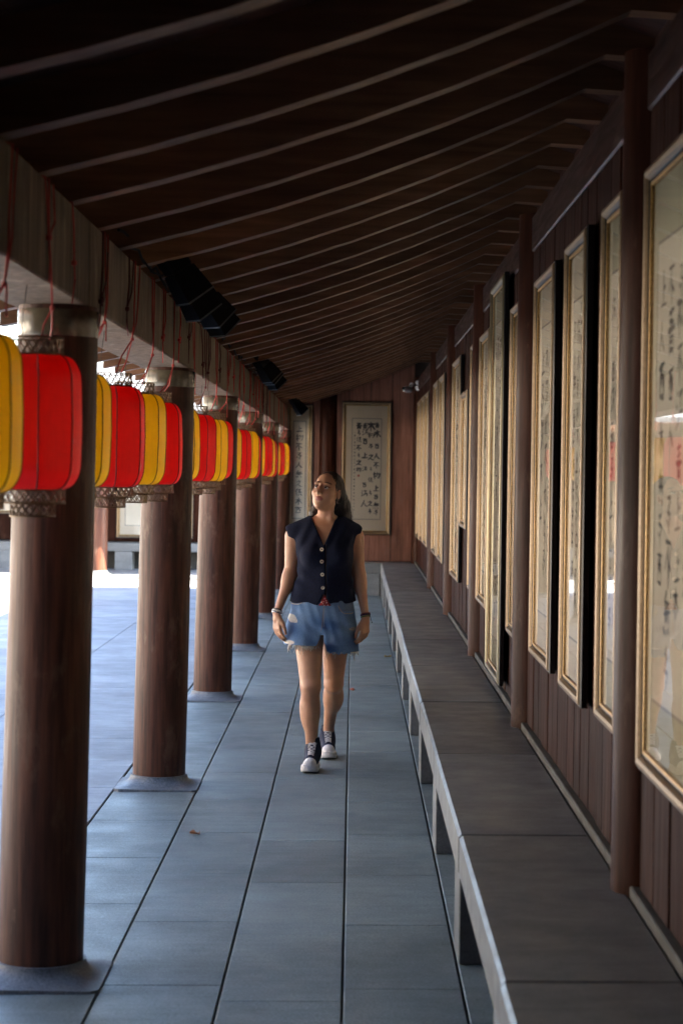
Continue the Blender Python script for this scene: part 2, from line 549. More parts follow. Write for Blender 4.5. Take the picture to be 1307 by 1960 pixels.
for i in range(len(P) - 1):
    for q in range(4):
        a, b = i * 4 + q, i * 4 + (q + 1) % 4
        fs.append((a, b, b + 4, a + 4))
n = (len(P) - 1) * 4
tl.add(vs, fs + [(3, 2, 1, 0), (n, n + 1, n + 2, n + 3)])
tl.build('tile_covering', M['tile'], roof)
MB().cbox(-0.06, 0.06, -15.3, 15.1, RZ - 2.49 + 0.15, RZ - 2.49 + 0.42, 0.02).build('ridge_tile', M['tile'], roof)

# ------------------------------------------------------------------ right wall: pillars, planks, lintel
PILL = [-1.6, 2.2, 6.05, 9.93, 13.73, 17.6, 21.5, 27.42]
wall = empty('plank_wall', (0.90, 12.5, 0))
tag(wall, 'long brown wooden plank wall behind the bench on the right', 'wall')
MB().box(-0.02, 0.06, -15.1, 15.1, 0.0, 2.80).build('backing_board', M['gap'], wall)
y = -2.5
while y < END_Y - 0.02:
    w = rnd.choice([0.2, 0.235, 0.25, 0.27])
    if y + w > END_Y: w = END_Y - y - 0.004
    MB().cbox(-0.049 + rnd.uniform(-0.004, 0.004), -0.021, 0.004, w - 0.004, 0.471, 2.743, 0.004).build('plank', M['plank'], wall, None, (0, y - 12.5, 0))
    y += w
for a, b in zip(PILL[:-1], PILL[1:]):
    MB().cbox(-0.074, -0.022, 0.003, b - a - 0.003, 0.36, 0.470, 0.004).build('stone_curb', M['curb'], wall, None, (0, a - 12.5, 0))
pl = None
plab = {6.05: 'nearest round pillar on the right wall, between the two nearest framed scrolls', 9.93: 'second pillar of the right wall, beyond the three nearest framed scrolls',
        13.73: 'third pillar of the right wall', 17.6: 'fourth pillar of the right wall, past the two overlapping frames', 21.5: 'fifth pillar of the right wall near the far end',
        27.42: 'pillar in the far corner where the right wall meets the end wall', 2.2: 'wall pillar just behind the right frame edge', -1.6: 'wall pillar at the rear end of the walkway'}
for yp in PILL:
    if pl is None:
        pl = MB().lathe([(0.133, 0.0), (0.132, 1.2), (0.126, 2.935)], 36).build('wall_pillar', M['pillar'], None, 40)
        o = pl
    else:
        o = pl.copy(); COL.objects.link(o)
    o.location = (0.915, yp, 0)
    tag(o, plab[yp], 'pillar', 'pillars of the plank wall')
lint = empty('wall_lintel', (0.90, 12.5, 2.745))
tag(lint, 'glossy dark wooden lintel running above the framed scrolls on the right', 'beam')
for a, b in zip(PILL[:-1], PILL[1:]):
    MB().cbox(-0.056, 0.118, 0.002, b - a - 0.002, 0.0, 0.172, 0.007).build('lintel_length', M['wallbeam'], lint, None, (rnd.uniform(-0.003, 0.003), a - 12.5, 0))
MB().box(0.12, 0.15, -15.05, 15.1, -0.03, 0.50).box(0.151, 0.299, -15.05, 15.1, -0.03, 0.0).build('light_stop_board', M['deck'], lint)  # boards added behind the lintel to stop light leaking in over the wall

# ------------------------------------------------------------------ stone bench along the right wall
bench = empty('stone_bench', (0.57, 12.5, 0))
tag(bench, 'long grey granite bench running along the right wall', 'bench')
JY = [4.94 + 2.0 * k for k in range(-3, 12)]
JY = [y for y in JY if y < END_Y - 0.6] + [END_Y - 0.42]
for a, b in zip(JY[:-1], JY[1:]):
    MB().cbox(-0.195, 0.2545, 0.002, b - a - 0.002, 0.30, 0.44, 0.011).build('seat_slab', M['granite_bench'], bench, None, (rnd.uniform(-0.0025, 0.0025), a - 12.5, rnd.uniform(-0.0015, 0.0015)))
for y in JY[1:-1]:
    MB().cbox(-0.19, 0.205, -0.16, 0.16, 0.001, 0.2985, 0.004).build('leg', M['granite_bench'], bench, None, (0, y - 12.5 + 0.14, 0))
MB().cbox(-0.19, 0.2, -0.1, 0.1, 0.001, 0.2985, 0.004).build('leg', M['granite_bench'], bench, None, (0, JY[-1] - 12.5 - 0.12, 0))
# short return of the bench along the end wall
b2 = empty('stone_bench', (0.1, END_Y - 0.21, 0))
tag(b2, 'short granite bench across the end wall behind the woman', 'bench')
MB().cbox(-0.9, 0.683, -0.205, 0.203, 0.30, 0.44, 0.007).build('seat_slab', M['granite_bench'], b2)
for x in (-0.75, 0.165):
    MB().cbox(x - 0.10, x + 0.10, -0.195, 0.195, 0.001, 0.2985, 0.004).build('leg', M['granite_bench'], b2)

rw = empty('rear_light_stop', (0, -2.62, 0))  # added wall out of view, stops skylight entering from the rear
tag(rw, 'unseen plank wall added behind the camera to keep skylight out of the walkway', 'wall')
MB().box(-1.6, 0.95, -0.12, 0.0, 0.0, 3.3).build('panel', M['plank'], rw)
# ------------------------------------------------------------------ end wall
ew = empty('end_wall', (0, END_Y, 0))
tag(ew, 'brown plank end wall of the walkway behind the woman', 'wall')
MB().box(-1.15, 1.30, 0.03, 0.14, 0.0, 3.28).build('backing_board', M['gap'], ew)
x = -1.14
ws = [0.28, 0.30, 0.29, 0.2, 0.29, 0.29, 0.3]
for w in ws:
    MB().cbox(x + 0.003, x + w - 0.003, 0.0 + rnd.uniform(-0.003, 0.003), 0.028, 0.445, 3.15, 0.003).build('plank', M['bright_plank'], ew)
    x += w
MB().cbox(-1.15, 0.80, -0.02, 0.028, 0.001, 0.44, 0.004).build('stone_curb', M['curb'], ew)
ep = pl.copy(); COL.objects.link(ep)
ep.location = (-0.355, END_Y + 0.055, 0)
tag(ep, 'pillar of the end wall between the two hanging scrolls', 'pillar')

# ------------------------------------------------------------------ brush writing
GL = [
    [[(.1, .72), (.9, .78)], [(.5, 1), (.5, .05)], [(.48, .7), (.1, .2)], [(.52, .7), (.95, .2)]],
    [[(.5, .95), (.42, .6), (.1, .1)], [(.48, .6), (.7, .3), (.95, .08)]],
    [[(.5, .95), (.5, .1)], [(.5, .55), (.85, .6)], [(.05, .08), (.95, .12)]],
    [[(.1, .9), (.9, .95)], [(.3, .9), (.25, .2), (.75, .2), (.8, .7), (.2, .68)], [(.45, .9), (.4, .45)], [(.6, .92), (.65, .45)]],
    [[(.5, 1), (.2, .75)], [(.15, .75), (.9, .8)], [(.1, .5), (.95, .55)], [(.3, .8), (.3, .35)], [(.5, .8), (.5, .35)], [(.7, .8), (.7, .35)], [(.1, .2), (.2, .05)], [(.4, .2), (.45, .05)], [(.7, .22), (.85, .05)]],
    [[(.2, .95), (.15, .5)], [(.05, .7), (.4, .75)], [(.25, 1), (.25, 0)], [(.05, .3), (.45, .42)], [(.6, .95), (.45, .6)], [(.55, .75), (.95, .8), (.85, .1), (.7, .2)], [(.7, .75), (.5, .3)]],
    [[(.15, .9), (.85, .92)], [(.2, .72), (.8, .74)], [(.05, .55), (.95, .58)], [(.5, 1), (.5, .55)], [(.28, .48), (.25, 0)], [(.28, .45), (.75, .46), (.72, .02)], [(.3, .3), (.7, .3)], [(.3, .17), (.7, .17)]],
    [[(.5, .98), (.55, .85)], [(.15, .72), (.8, .78), (.35, .3), (.08, .12)], [(.4, .3), (.7, .15), (.98, .08)]],
    [[(.1, .9), (.9, .93)], [(.55, .9), (.1, .35)], [(.5, .7), (.5, 0)], [(.6, .55), (.9, .35)]],
    [[(.2, .95), (.3, .8)], [(.1, .65), (.25, .5)], [(.05, .1), (.35, .35)], [(.45, .85), (.95, .88)], [(.7, .98), (.65, .5), (.4, .15)], [(.5, .5), (.9, .52), (.85, .1)]],
    [[(.3, 1), (.1, .6)], [(.22, .75), (.22, 0)], [(.45, .85), (.9, .88)], [(.65, .98), (.6, .4)], [(.4, .5), (.95, .52)], [(.55, .3), (.45, .05)], [(.7, .3), (.9, .02)]],
    [[(.2, .9), (.75, .95), (.3, .6), (.8, .55), (.45, .2), (.6, 0)], [(.1, .4), (.35, .3)]],
    [[(.5, 1), (.35, .7), (.65, .72), (.3, .35), (.75, .38), (.5, 0)]],
]
def ribbon(m, pts, w, y, rr):
    """tapering flat brush stroke in the x-z plane"""
    pts = [Vector((p[0], p[1])) for p in pts]
    fine = []
    for a, b in zip(pts[:-1], pts[1:]):
        for q in range(4): fine.append(a.lerp(b, q / 4))
    fine.append(pts[-1])
    n = len(fine)
    vs, fs = [], []
    for i, p in enumerate(fine):
        t = (fine[min(i + 1, n - 1)] - fine[max(i - 1, 0)])
        if t.length < 1e-9: t = Vector((1, 0))
        t.normalize()
        nn = Vector((-t.y, t.x))
        ww = w * (0.45 + 0.55 * math.sin(math.pi * min(1, (i + 0.8) / n)) + rr.uniform(-.12, .2))
        a, b = p + nn * ww, p - nn * ww
        vs += [(a.x, y, a.y), (b.x, y, b.y)]
    for i in range(n - 1): fs.append((2 * i, 2 * i + 1, 2 * i + 3, 2 * i + 2))
    m.add(vs, fs)
def write(m, cx, cz, w, h, gi, y, rr, weight=0.055):
    for st in GL[gi % len(GL)]:
        pts = [(cx + (px - .5 + rr.uniform(-.05, .05)) * w, cz + (pz - .5 + rr.uniform(-.05, .05)) * h) for px, pz in st]
        ribbon(m, pts, weight * w * rr.uniform(.7, 1.5), y, rr)

# ------------------------------------------------------------------ framed scrolls
def rect_rings(m, w, h, prof):
    """mitred moulding: prof = (inset from the outer edge, height off the wall)"""
    vs, fs = [], []
    for d, v in prof:
        a, b = w / 2 - d, h / 2 - d
        vs += [(-a, -v, -b), (a, -v, -b), (a, -v, b), (-a, -v, b)]
    for i in range(len(prof) - 1):
        for q in range(4):
            a, b = i * 4 + q, i * 4 + (q + 1) % 4
            fs.append((a, b, b + 4, a + 4))
    m.add(vs, fs)
    return m
def panel(m, x0, x1, z0, z1, y):
    return m.add([(x0, y, z0), (x1, y, z0), (x1, y, z1), (x0, y, z1)], [(0, 1, 2, 3)])
def end_layout(ink, rr, aw, top, bot):
    # four columns of large running script with a thin signature column at the left
    H = top - bot
    cols = [(.80, [(.02, 6, .8), (.115, 0, 1.25), (.25, 3, .8), (.36, 1, 1.0), (.46, 8, 1.0), (.57, 5, 1.1), (.71, 2, 1.0), (.81, 3, .8), (.90, 4, 1.0), (.975, 11, .8)]),
            (.34, [(.035, 0, 1.55), (.13, 5, .9), (.25, 11, .8), (.37, 7, 1.0), (.50, 12, .7), (.62, 10, .8), (.76, 12, .8), (.88, 7, .9), (.96, 12, .8)]),
            (-.13, [(.03, 6, .95), (.10, 9, 1.0), (.20, 3, 1.0), (.35, 2, 1.0), (.50, 9, .8), (.68, 3, .8), (.77, 9, 1.05), (.88, 1, 1.2)]),
            (-.60, [(.03, 6, 1.0), (.10, 12, .9), (.18, 10, .8), (.27, 8, .9), (.35, 12, .8), (.43, 7, 1.0), (.51, 5, .8)])]
    for cxn, chs in cols:
        ink.append(MB())
        for t, g, s in chs:
            write(ink[-1], cxn * aw, top - t * H, .088 * s, .088 * s, g, -0.0115, rr, .075)
    ink.append(MB())
    for q in range(24):
        write(ink[-1], -.93 * aw, top - (.10 + q * .037) * H, .026, .027, q * 5 + 1, -0.0115, rr, .07)
def picture(name, loc, rz, w, z0, z1, label, group, style=0, cols=4, seed=1, mount='silk', inkmat='ink', layout=None, tilt=0.0):
    h = z1 - z0
    o = empty(name, (loc[0], loc[1], (z0 + z1) / 2), rz)
    o.rotation_euler = (tilt, 0, rz)
    tag(o, label, 'framed scroll', group)
    front = M['green_frame'] if style == 1 else M['silver']
    MB().box(-w / 2 + .012, w / 2 - .012, -0.0075, -0.001, -h / 2 + .012, h / 2 - .012).build('backing', M['black_frame'], o)
    rect_rings(MB(), w, h, [(0.012, 0.0), (0.0, 0.0), (0.0, 0.022), (0.005, 0.027), (0.009, 0.026)]).build('outer_edge', M['black_frame'], o)
    rect_rings(MB(), w, h, [(0.009, 0.026), (0.013, 0.0335), (0.023, 0.0365), (0.034, 0.033), (0.041, 0.025)]).build('moulding', front, o)
    rect_rings(MB(), w, h, [(0.041, 0.025), (0.0445, 0.0195), (0.048, 0.0190)]).build('inner_slip', M['black_frame'], o)
    rect_rings(MB(), w, h, [(0.048, 0.0190), (0.052, 0.0215), (0.058, 0.020), (0.060, 0.0095)]).build('gilt_fillet', M['gold'] if style != 1 else M['gold_dull'], o)
    iw, ih = w / 2 - 0.056, h / 2 - 0.056
    panel(MB(), -iw, iw, -ih, ih, -0.0085).build('silk_mount', M[mount], o)
    bx = min(0.085, iw * 0.28)
    bt, bb = 0.17, 0.15
    panel(MB(), -iw + bx, iw - bx, -ih + bb, ih - bt, -0.0095).build('mount_border', M['border'], o)
    panel(MB(), -iw + bx + .010, iw - bx - .010, -ih + bb + .010, ih - bt - .010, -0.0105).build('paper_sheet', M['paper'], o)
    rr = random.Random(seed)
    ink = []
    aw, top, bot = iw - bx - 0.03, ih - bt - 0.07, -ih + bb + 0.07
    if layout: layout(ink, rr, aw, top, bot)
    else:
        ch = (2 * aw / cols) * 0.78
        for c in range(cols):
            ink.append(MB())
            x = aw - (c + .5) * 2 * aw / cols
            z = top - ch * .6
            stop = bot + (ch * 2.5 * rr.random() if c == cols - 1 else ch * .3)
            while z > stop:
                s = ch * rr.uniform(.75, 1.1)
                if rr.random() > .05: write(ink[-1], x + rr.uniform(-.1, .1) * ch, z, s, s, rr.randrange(len(GL)), -0.0115, rr)
                z -= s * rr.uniform(1.05, 1.3)
    for im in ink:
        if im.f: im.build('ink_column', M[inkmat], o)['kind'] = 'stuff'
    if layout is end_layout:
        sx, sz = -.60 * aw, top - .575 * (top - bot)
        MB().add([(sx - .013, -0.0115, sz - .014), (sx + .013, -0.0115, sz - .014), (sx + .013, -0.0115, sz + .014), (sx - .013, -0.0115, sz + .014)], [(0, 1, 2, 3)]).build('red_seal', M['seal'], o)
    panel(MB(), -iw - .003, iw + .003, -ih - .003, ih + .003, -0.0165).build('glass_pane', M['glass'], o)
    return o
WX = 0.838
WG = 'framed scrolls on the right wall'
FR = [ # far y, near y, z0, z1, label, style, cols, mount
    (5.72, 4.62, .848, 2.545, 'nearest large framed scroll cut off by the right edge of the picture', 0, 5, 'silk_green'),
    (6.72, 6.20, .868, 2.560, 'framed scroll just beyond the nearest wall pillar, partly hidden by it', 0, 2, 'silk_green'),
    (7.90, 7.19, .845, 2.562, 'framed scroll with deep black edge, second before the second wall pillar', 0, 3, 'silk'),
    (9.24, 8.35, .853, 2.555, 'framed scroll right before the second wall pillar, black edge to its right', 0, 3, 'silk'),
    (10.64, 10.10, .836, 2.545, 'framed scroll half hidden behind the second wall pillar', 0, 2, 'silk'),
    (12.04, 11.0, .52, 2.765, 'tallest framed scroll, in a dark bronze frame reaching down towards the bench', 1, 4, 'silk_green'),
    (13.27, 12.35, .835, 2.565, 'framed scroll between the tall dark frame and the third wall pillar', 0, 3, 'silk'),
    (14.3, 13.9, .85, 2.57, 'narrow framed scroll peeping out behind the third wall pillar', 0, 1, 'silk'),
    (15.55, 14.75, 1.255, 2.278, 'shortest framed scroll, hung high after the third wall pillar', 0, 3, 'silk'),
    (16.9, 15.75, .815, 2.585, 'framed scroll between the shortest frame and the fourth wall pillar', 0, 4, 'silk'),
    (19.6, 18.55, .83, 2.58, 'first framed scroll beyond the fourth wall pillar', 0, 4, 'silk'),
    (21.0, 19.95, .84, 2.58, 'framed scroll right before the fifth wall pillar', 0, 4, 'silk'),
    (23.6, 22.5, .83, 2.572, 'first of the three far framed scrolls beyond the fifth wall pillar', 0, 4, 'silk'),
    (24.95, 23.85, .83, 2.575, 'middle of the three far framed scrolls beyond the fifth wall pillar', 0, 4, 'silk'),
    (26.3, 25.2, .82, 2.568, 'last framed scroll on the right wall before the far corner', 0, 4, 'silk'),
]
for i, (yf, yn, z0, z1, lb, st, cn, mt) in enumerate(FR):
    picture('framed_scroll', (WX - (.014 if st else 0), (yf + yn) / 2), R(-90), yf - yn, z0, z1, lb, WG, st, cn, 20 + i, mt, 'ink_mid')
picture('framed_scroll', (0.168, END_Y - 0.004), 0, 0.675, 0.80, 2.605, 'framed calligraphy of four ink columns on the end wall right of the woman', 'scrolls on the end wall', 0, 4, 3, 'silk', 'ink', end_layout)
def one_col(ink, rr, aw, top, bot):
    ink.append(MB())
    for q in range(10):
        write(ink[-1], -.05 * aw, top - (.03 + q * .104) * (top - bot), .10, .095, q * 3 + 2, -0.0115, rr, .06)
picture('framed_scroll', (-0.735, END_Y - 0.004), 0, 0.36, 0.80, 2.555, 'narrow cream scroll with one column of characters left of the woman', 'scrolls on the end wall', 0, 1, 4, 'silk', 'ink_pale', one_col)

# ------------------------------------------------------------------ lanterns
NS = 8
def lan_r(z):
    """corner radius of the octagonal body over its height"""
    h, r0, r1, c = 0.387, 0.088, 0.141, 0.078
    d = min(z, h - z)
    if d >= c: return r1 - 0.003 * (1 - min(1, (d - c) / .11))
    t = d / c
    return r0 + (r1 - 0.003 - r0) * math.sqrt(max(0, 1 - (1 - t) ** 2))
ZS = [0, .003, .008, .016, .027, .04, .056, .078, .12, .1935, .267, .309, .331, .347, .36, .371, .379, .384, .387]
def lantern_panel():
    m = MB()
    vs, fs = [], []
    n = 5
    a0 = math.pi / NS
    for z in ZS:
        rr_ = lan_r(z) * 0.995
        for q in range(n):
            s = -1 + 2 * q / (n - 1)
            x = rr_ * math.cos(a0) + 0.004 * (1 - s * s) * (1 if .05 < z < .33 else 0.3)
            vs.append((x, rr_ * math.sin(a0) * s * .985, z))
    for i in range(len(ZS) - 1):
        for q in range(n - 1):
            a = i * n + q
            fs.append((a, a + 1, a + 1 + n, a + n))
    return m.add(vs, fs)
def ribs():
    m = MB()
    for k in range(NS):
        a = 2 * math.pi * (k + .5) / NS
        m.tube([(lan_r(z) * math.cos(a), lan_r(z) * math.sin(a), z) for z in ZS], 0.0024, 5)
    return m
def lattice(r, z0, z1, n=22):
    m = MB()
    for z in (z0, z1):
        m.lathe([(r - .003, z - .0022), (r + .0015, z - .0022), (r + .0015, z + .0022), (r - .003, z + .0022)], 24, cap=False)
    h = z1 - z0
    for k in range(n):
        for sg in (-1, 1):
            pts = []
            for q in range(3):
                a = 2 * math.pi * (k + sg * q * .55) / n
                pts.append((r * math.cos(a), r * math.sin(a), z0 + h * q / 2))
            m.tube(pts, 0.0021, 4, cap=False)
    return m
lp = {}
for cname in ('red', 'yellow'):
    a = lantern_panel().mesh('panel'); a.materials.append(M[cname])
    b = ribs().mesh('seams'); b.materials.append(M[cname + '_seam'])
    lp[cname] = (a, b)
for me_, in ((lp['red'][0],), (lp['yellow'][0],)):
    me_.polygons.foreach_set('use_smooth', [True] * len(me_.polygons))
lat_top = lattice(.084, .390, .436).mesh('top_lattice')
lat_bot = lattice(.092, -.040, -.003).mesh('upper_bottom_lattice')
lat_low = lattice(.064, -.078, -.043, 18).mesh('lower_bottom_lattice')
disc = MB().lathe([(.088, 0.0), (.088, .004)], 24).mesh('inner_disc'); disc.materials.append(M['red_seam'])
for me_ in (lat_top, lat_bot, lat_low): me_.materials.append(M['brass'])
words = ['first', 'second', 'third', 'fourth', 'fifth', 'sixth', 'seventh', 'eighth', 'ninth', 'tenth', 'eleventh', 'twelfth', 'thirteenth']
LZ = 1.600
cnt = {'red': 0, 'yellow': 0}
LP = [(5.02, -.945), (5.95, -.925)]
for k in range(5):
    c0 = COL_Y0 + k * COL_S
    for dy, xx in ((.34, -.98), (1.18, -.946), (2.07, -.938), (3.0, -.942)):
        if c0 + dy < END_Y - .6: LP.append((c0 + dy, xx))
for i, (ly, LX) in enumerate(LP):
    cname = 'yellow' if i % 2 == 0 else 'red'
    wd = words[cnt[cname]]; cnt[cname] += 1
    lx, lz = LX + rnd.uniform(-.012, .012), LZ + rnd.uniform(-.012, .010)
    if i < 2: lx, lz = LX, LZ + .01
    o = empty('paper_lantern' if False else 'fabric_lantern', (lx, ly, lz), 0)
    ax = math.atan2(0 - ly, 0 - lx)
    o.rotation_euler = (rnd.uniform(-.015, .015), rnd.uniform(-.015, .015), ax + R(28) + rnd.uniform(-.25, .25) * (i > 2))
    tag(o, f'{wd} {cname} octagonal fabric lantern, counting {cname} ones from the camera', 'lantern', 'lanterns hanging under the beam')
    pm, rm = lp[cname]
    for k in range(NS):
        p = obj('panel', pm, None, o)
        p.rotation_euler = (0, 0, 2 * math.pi * k / NS)
    obj('seams', rm, None, o)
    obj('top_lattice', lat_top, None, o)
    obj('bottom_lattice', lat_bot, None, o)
    obj('lower_lattice', lat_low, None, o)
    obj('inner_disc', disc, None, o, None, (0, 0, .384))
    # cord: two legs from the lantern top to a knot, then up round the beam
    inv = (Matrix.Translation(o.location) @ o.rotation_euler.to_matrix().to_4x4()).inverted()
    def T(p): return inv @ Vector(p)
    off = rnd.uniform(-.16, .16)
    kn = Vector((-0.866, ly + off * .5, lz + .465 + rnd.uniform(.03, .11)))
    up1 = Vector((-0.866, ly + off, 2.2 + .1)); up2 = Vector((-0.866, ly + off * 1.3 + rnd.uniform(-.05, .05), 2.485))
    m = MB()
    for sg in (-1, 1):
        st = Vector((lx + .03, ly + sg * .075, lz + .436))
        mid = (st + kn) / 2 + Vector((rnd.uniform(-.01, .01), rnd.uniform(-.02, .02), -rnd.uniform(.0, .03)))
        m.tube([T(st), T(mid), T(kn)], .0028, 5)
    m.tube([T(kn), T(kn.lerp(up1, .6) + Vector((.003, rnd.uniform(-.012, .012), 0))), T(up1), T(up2), T(up2 + Vector((-.05, .02, .012)))], .0030, 5)
    m.lathe([(.001, -.008), (.007, -.005), (.007, .005), (.001, .008)], 8, T(kn))
    if rnd.random() < .7:   # spare loop of cord thrown over the beam
        q = rnd.uniform(.06, .2)
        m.tube([T(up2 + Vector((0, q, 0))), T(Vector((-.866, ly + off + q * .8, 2.33))), T(Vector((-.862, ly + off + q * .35, 2.25))), T(kn + Vector((0.002, .01, .02)))], .0026, 5)
    m.build('hanging_cord', M['cord'] if rnd.random() < .7 else M['cord_dark'], o, 60)
    if rnd.random() < .6:
        L = rnd.uniform(.05, .13)
        rb = MB()
        pts = [kn + Vector((.004, .004 * math.sin(q * 1.7), -L * q / 5)) for q in range(6)]
        vs = []
        for q, p in enumerate(pts):
            vs += [T(p + Vector((0.001, -.007 - .002 * math.sin(q * 2), 0))), T(p + Vector((0.003, .007, 0)))]
        rb.add(vs, [(2 * q, 2 * q + 1, 2 * q + 3, 2 * q + 2) for q in range(5)])
        r_ = rb.build('ribbon_tail', M['ribbon'], o)
        sd = r_.modifiers.new('t', 'SOLIDIFY'); sd.thickness = .0012
    MB().tube([T((lx - .03, ly - .04, lz + .434)), T((lx - .032, ly - .03, lz + .50)), T((lx - .025, ly, 2.203))], .0014, 4).build('wire', M['wire'], o)

# ------------------------------------------------------------------ spotlights on the beam
fl = empty('spotlight', (0, 0, 0))
def sq_tube(m, w0, z0, w1, z1):
    m.add([(-w0, -w0, z0), (w0, -w0, z0), (w0, w0, z0), (-w0, w0, z0), (-w1, -w1, z1), (w1, -w1, z1), (w1, w1, z1), (-w1, w1, z1)],
          [(0, 1, 5, 4), (1, 2, 6, 5), (2, 3, 7, 6), (3, 0, 4, 7)])
    return m
hs_ = MB().cbox(-.05, .05, -.05, .05, -.10, .10, .008)
for q in range(5): hs_.box(-.054, .054, -.054, .054, -.09 + q * .022, -.084 + q * .022)
hs_.build('housing', M['lamp_black'], fl)
hd = sq_tube(MB(), .052, .101, .066, .225).build('hood', M['lamp_black'], fl)
sd = hd.modifiers.new('t', 'SOLIDIFY'); sd.thickness = .003
rm_ = MB()
for a, b in ((-.068, -.062), (.062, .068)):
    rm_.box(a, b, -.068, .068, .222, .229); rm_.box(-.0615, .0615, a, b, .222, .229)
rm_.build('rim', M['lamp_edge'], fl)
MB().box(-.046, .046, -.046, .046, .1015, .108).build('lens', M['lens'], fl)
MB().box(-.062, -.0555, -.02, .02, -.06, .06).box(.0555, .062, -.02, .02, -.06, .06).box(-.062, .062, -.02, .02, -.125, -.118).box(-.062, -.0555, -.018, .018, -.118, -.06).box(.0555, .062, -.018, .018, -.118, -.06).build('bracket', M['lamp_black'], fl)
FY = [8.45, 9.15, 9.75, 10.55, 16.2, 16.95, 17.7, 25.3]
sl = ['nearest black spotlight of the near cluster on the beam', 'second black spotlight of the near cluster on the beam', 'third black spotlight of the near cluster on the beam',
      'last black spotlight of the near cluster on the beam', 'first black spotlight of the middle cluster on the beam', 'second black spotlight of the middle cluster on the beam',
      'last black spotlight of the middle cluster on the beam', 'farthest black spotlight in front of the narrow cream scroll']
for i, y in enumerate(FY):
    o = fl if i == 0 else copy_tree(fl)
    o.location = (-0.785 + rnd.uniform(-.015, .015), y, 2.575 + rnd.uniform(-.02, .02))
    d = Vector((.52 + rnd.uniform(-.08, .08), .35 + rnd.uniform(-.1, .2), -.74)).normalized()
    zq = d.to_track_quat('Z', 'X')
    o.rotation_mode = 'QUATERNION'
    o.rotation_quaternion = zq
    tag(o, sl[i], 'spotlight', 'spotlights along the beam')
# cable with clips along the beam top
rr = random.Random(5)
pts = [(-0.862 + rr.uniform(-.006, .01), 7.4 + q * .16, 2.515 + rr.uniform(-.02, .03)) for q in range(68)]
tag(MB().tube(pts, .006, 6).build('power_cable', M['lamp_black'], None, 60), 'loose black power cable lying along the top edge of the beam', 'cable')

for q, y0 in enumerate((8.2, 8.9, 9.5, 10.2, 11.4, 16.4)):
    a = Vector((-.855, y0, 2.51)); b = Vector((-.80, y0 + rr.uniform(.15, .6), 2.53))
    pts = [a.lerp(b, t / 6) + Vector((.01 * math.sin(t), 0, -.07 * rr.uniform(.5, 1.2) * math.sin(math.pi * t / 6))) for t in range(7)]
    tag(MB().tube(pts, .0045, 5).build('loose_cable', M['lamp_black'], None, 60), ('nearest', 'second', 'third', 'fourth', 'fifth', 'farthest')[q] + ' thin black cable sagging by the spotlights on the beam', 'cable', 'sagging spotlight cables')
# leftover red ties knotted round the beam
for q in range(18):
    y0 = 5.6 + q * .85 + rr.uniform(-.3, .3)
    m = MB()
    a = Vector((-.868, y0, 2.482)); z1 = rr.uniform(2.22, 2.36)
    b = Vector((-.866, y0 + rr.uniform(-.16, .16), z1))
    m.tube([Vector((-.93, y0, 2.49)), a, a.lerp(b, .5) + Vector((.004, rr.uniform(-.02, .02), 0)), b], .0032, 5)
    m.tube([b, b + Vector((.002, rr.uniform(-.03, .03), -.05)), b + Vector((.001, rr.uniform(-.06, .06), -rr.uniform(.07, .15)))], [.003, .003, .002], 5)
    if rr.random() < .6:
        c = Vector((-.868, y0 + rr.uniform(.05, .22), 2.482))
        m.tube([c, c.lerp(b, .55) + Vector((.006, rr.uniform(.0, .05), -.02)), b], .003, 5)
    m.lathe([(.001, -.010), (.009, -.006), (.009, .006), (.001, .010)], 7, b)
    if rr.random() < .5: m.tube([b, b + Vector((.006, .012, .014)), b + Vector((.004, .03, .004)), b + Vector((.004, .012, -.012)), b], .0042, 5)
    tag(m.build('red_tie', M[rr.choice(['cord', 'cord', 'cord_dark', 'ribbon'])], None, 60), ('nearest', 'second', 'third', 'fourth', 'fifth', 'sixth', 'seventh', 'eighth', 'ninth', 'tenth', 'eleventh', 'twelfth', 'thirteenth', 'fourteenth', 'fifteenth', 'sixteenth', 'seventeenth', 'farthest')[q] + ' leftover red string knotted round the weathered beam', 'string', 'red strings tied round the beam')
# ------------------------------------------------------------------ security cameras
def bullet(loc, rz, label):
    o = empty('security_camera', loc, rz)
    MB().lathe([(.001, -.09), (.028, -.085), (.036, -.06), (.038, .07), (.034, .085)], 20, axis='Y').build('body', M['white_plastic'], o, 40)
    MB().lathe([(.028, -.0865), (.001, -.0935)], 20, cap=False, axis='Y').build('lens', M['lens'], o)
    MB().tube([(0, .05, .03), (0, .07, .06), (0, .10, .07)], .012, 8).lathe([(.03, .10), (.03, .115)], 16, (0, 0, .07), axis='Y').build('bracket', M['white_plastic'], o, 40)
    tag(o, label, 'camera')
    return o
bullet((0.70, END_Y - 0.14, 2.77), R(-35), 'left white bullet camera in the far upper corner')
bullet((0.845, 27.0, 2.78), R(8), 'right white bullet camera with dark lens in the far upper corner')
o = empty('security_camera', (-0.93, 25.2, 2.202))
MB().lathe([(.06, -.002), (.06, -.03), (.055, -.035)], 24).build('mount', M['white_plastic'], o, 40)
MB().lathe([(.052, -.034), (.05, -.06), (.035, -.085), (.001, -.095)], 24, cap=False).build('dome', M['white_plastic'], o, 60)
tag(o, 'white dome camera under the far end of the beam', 'camera')

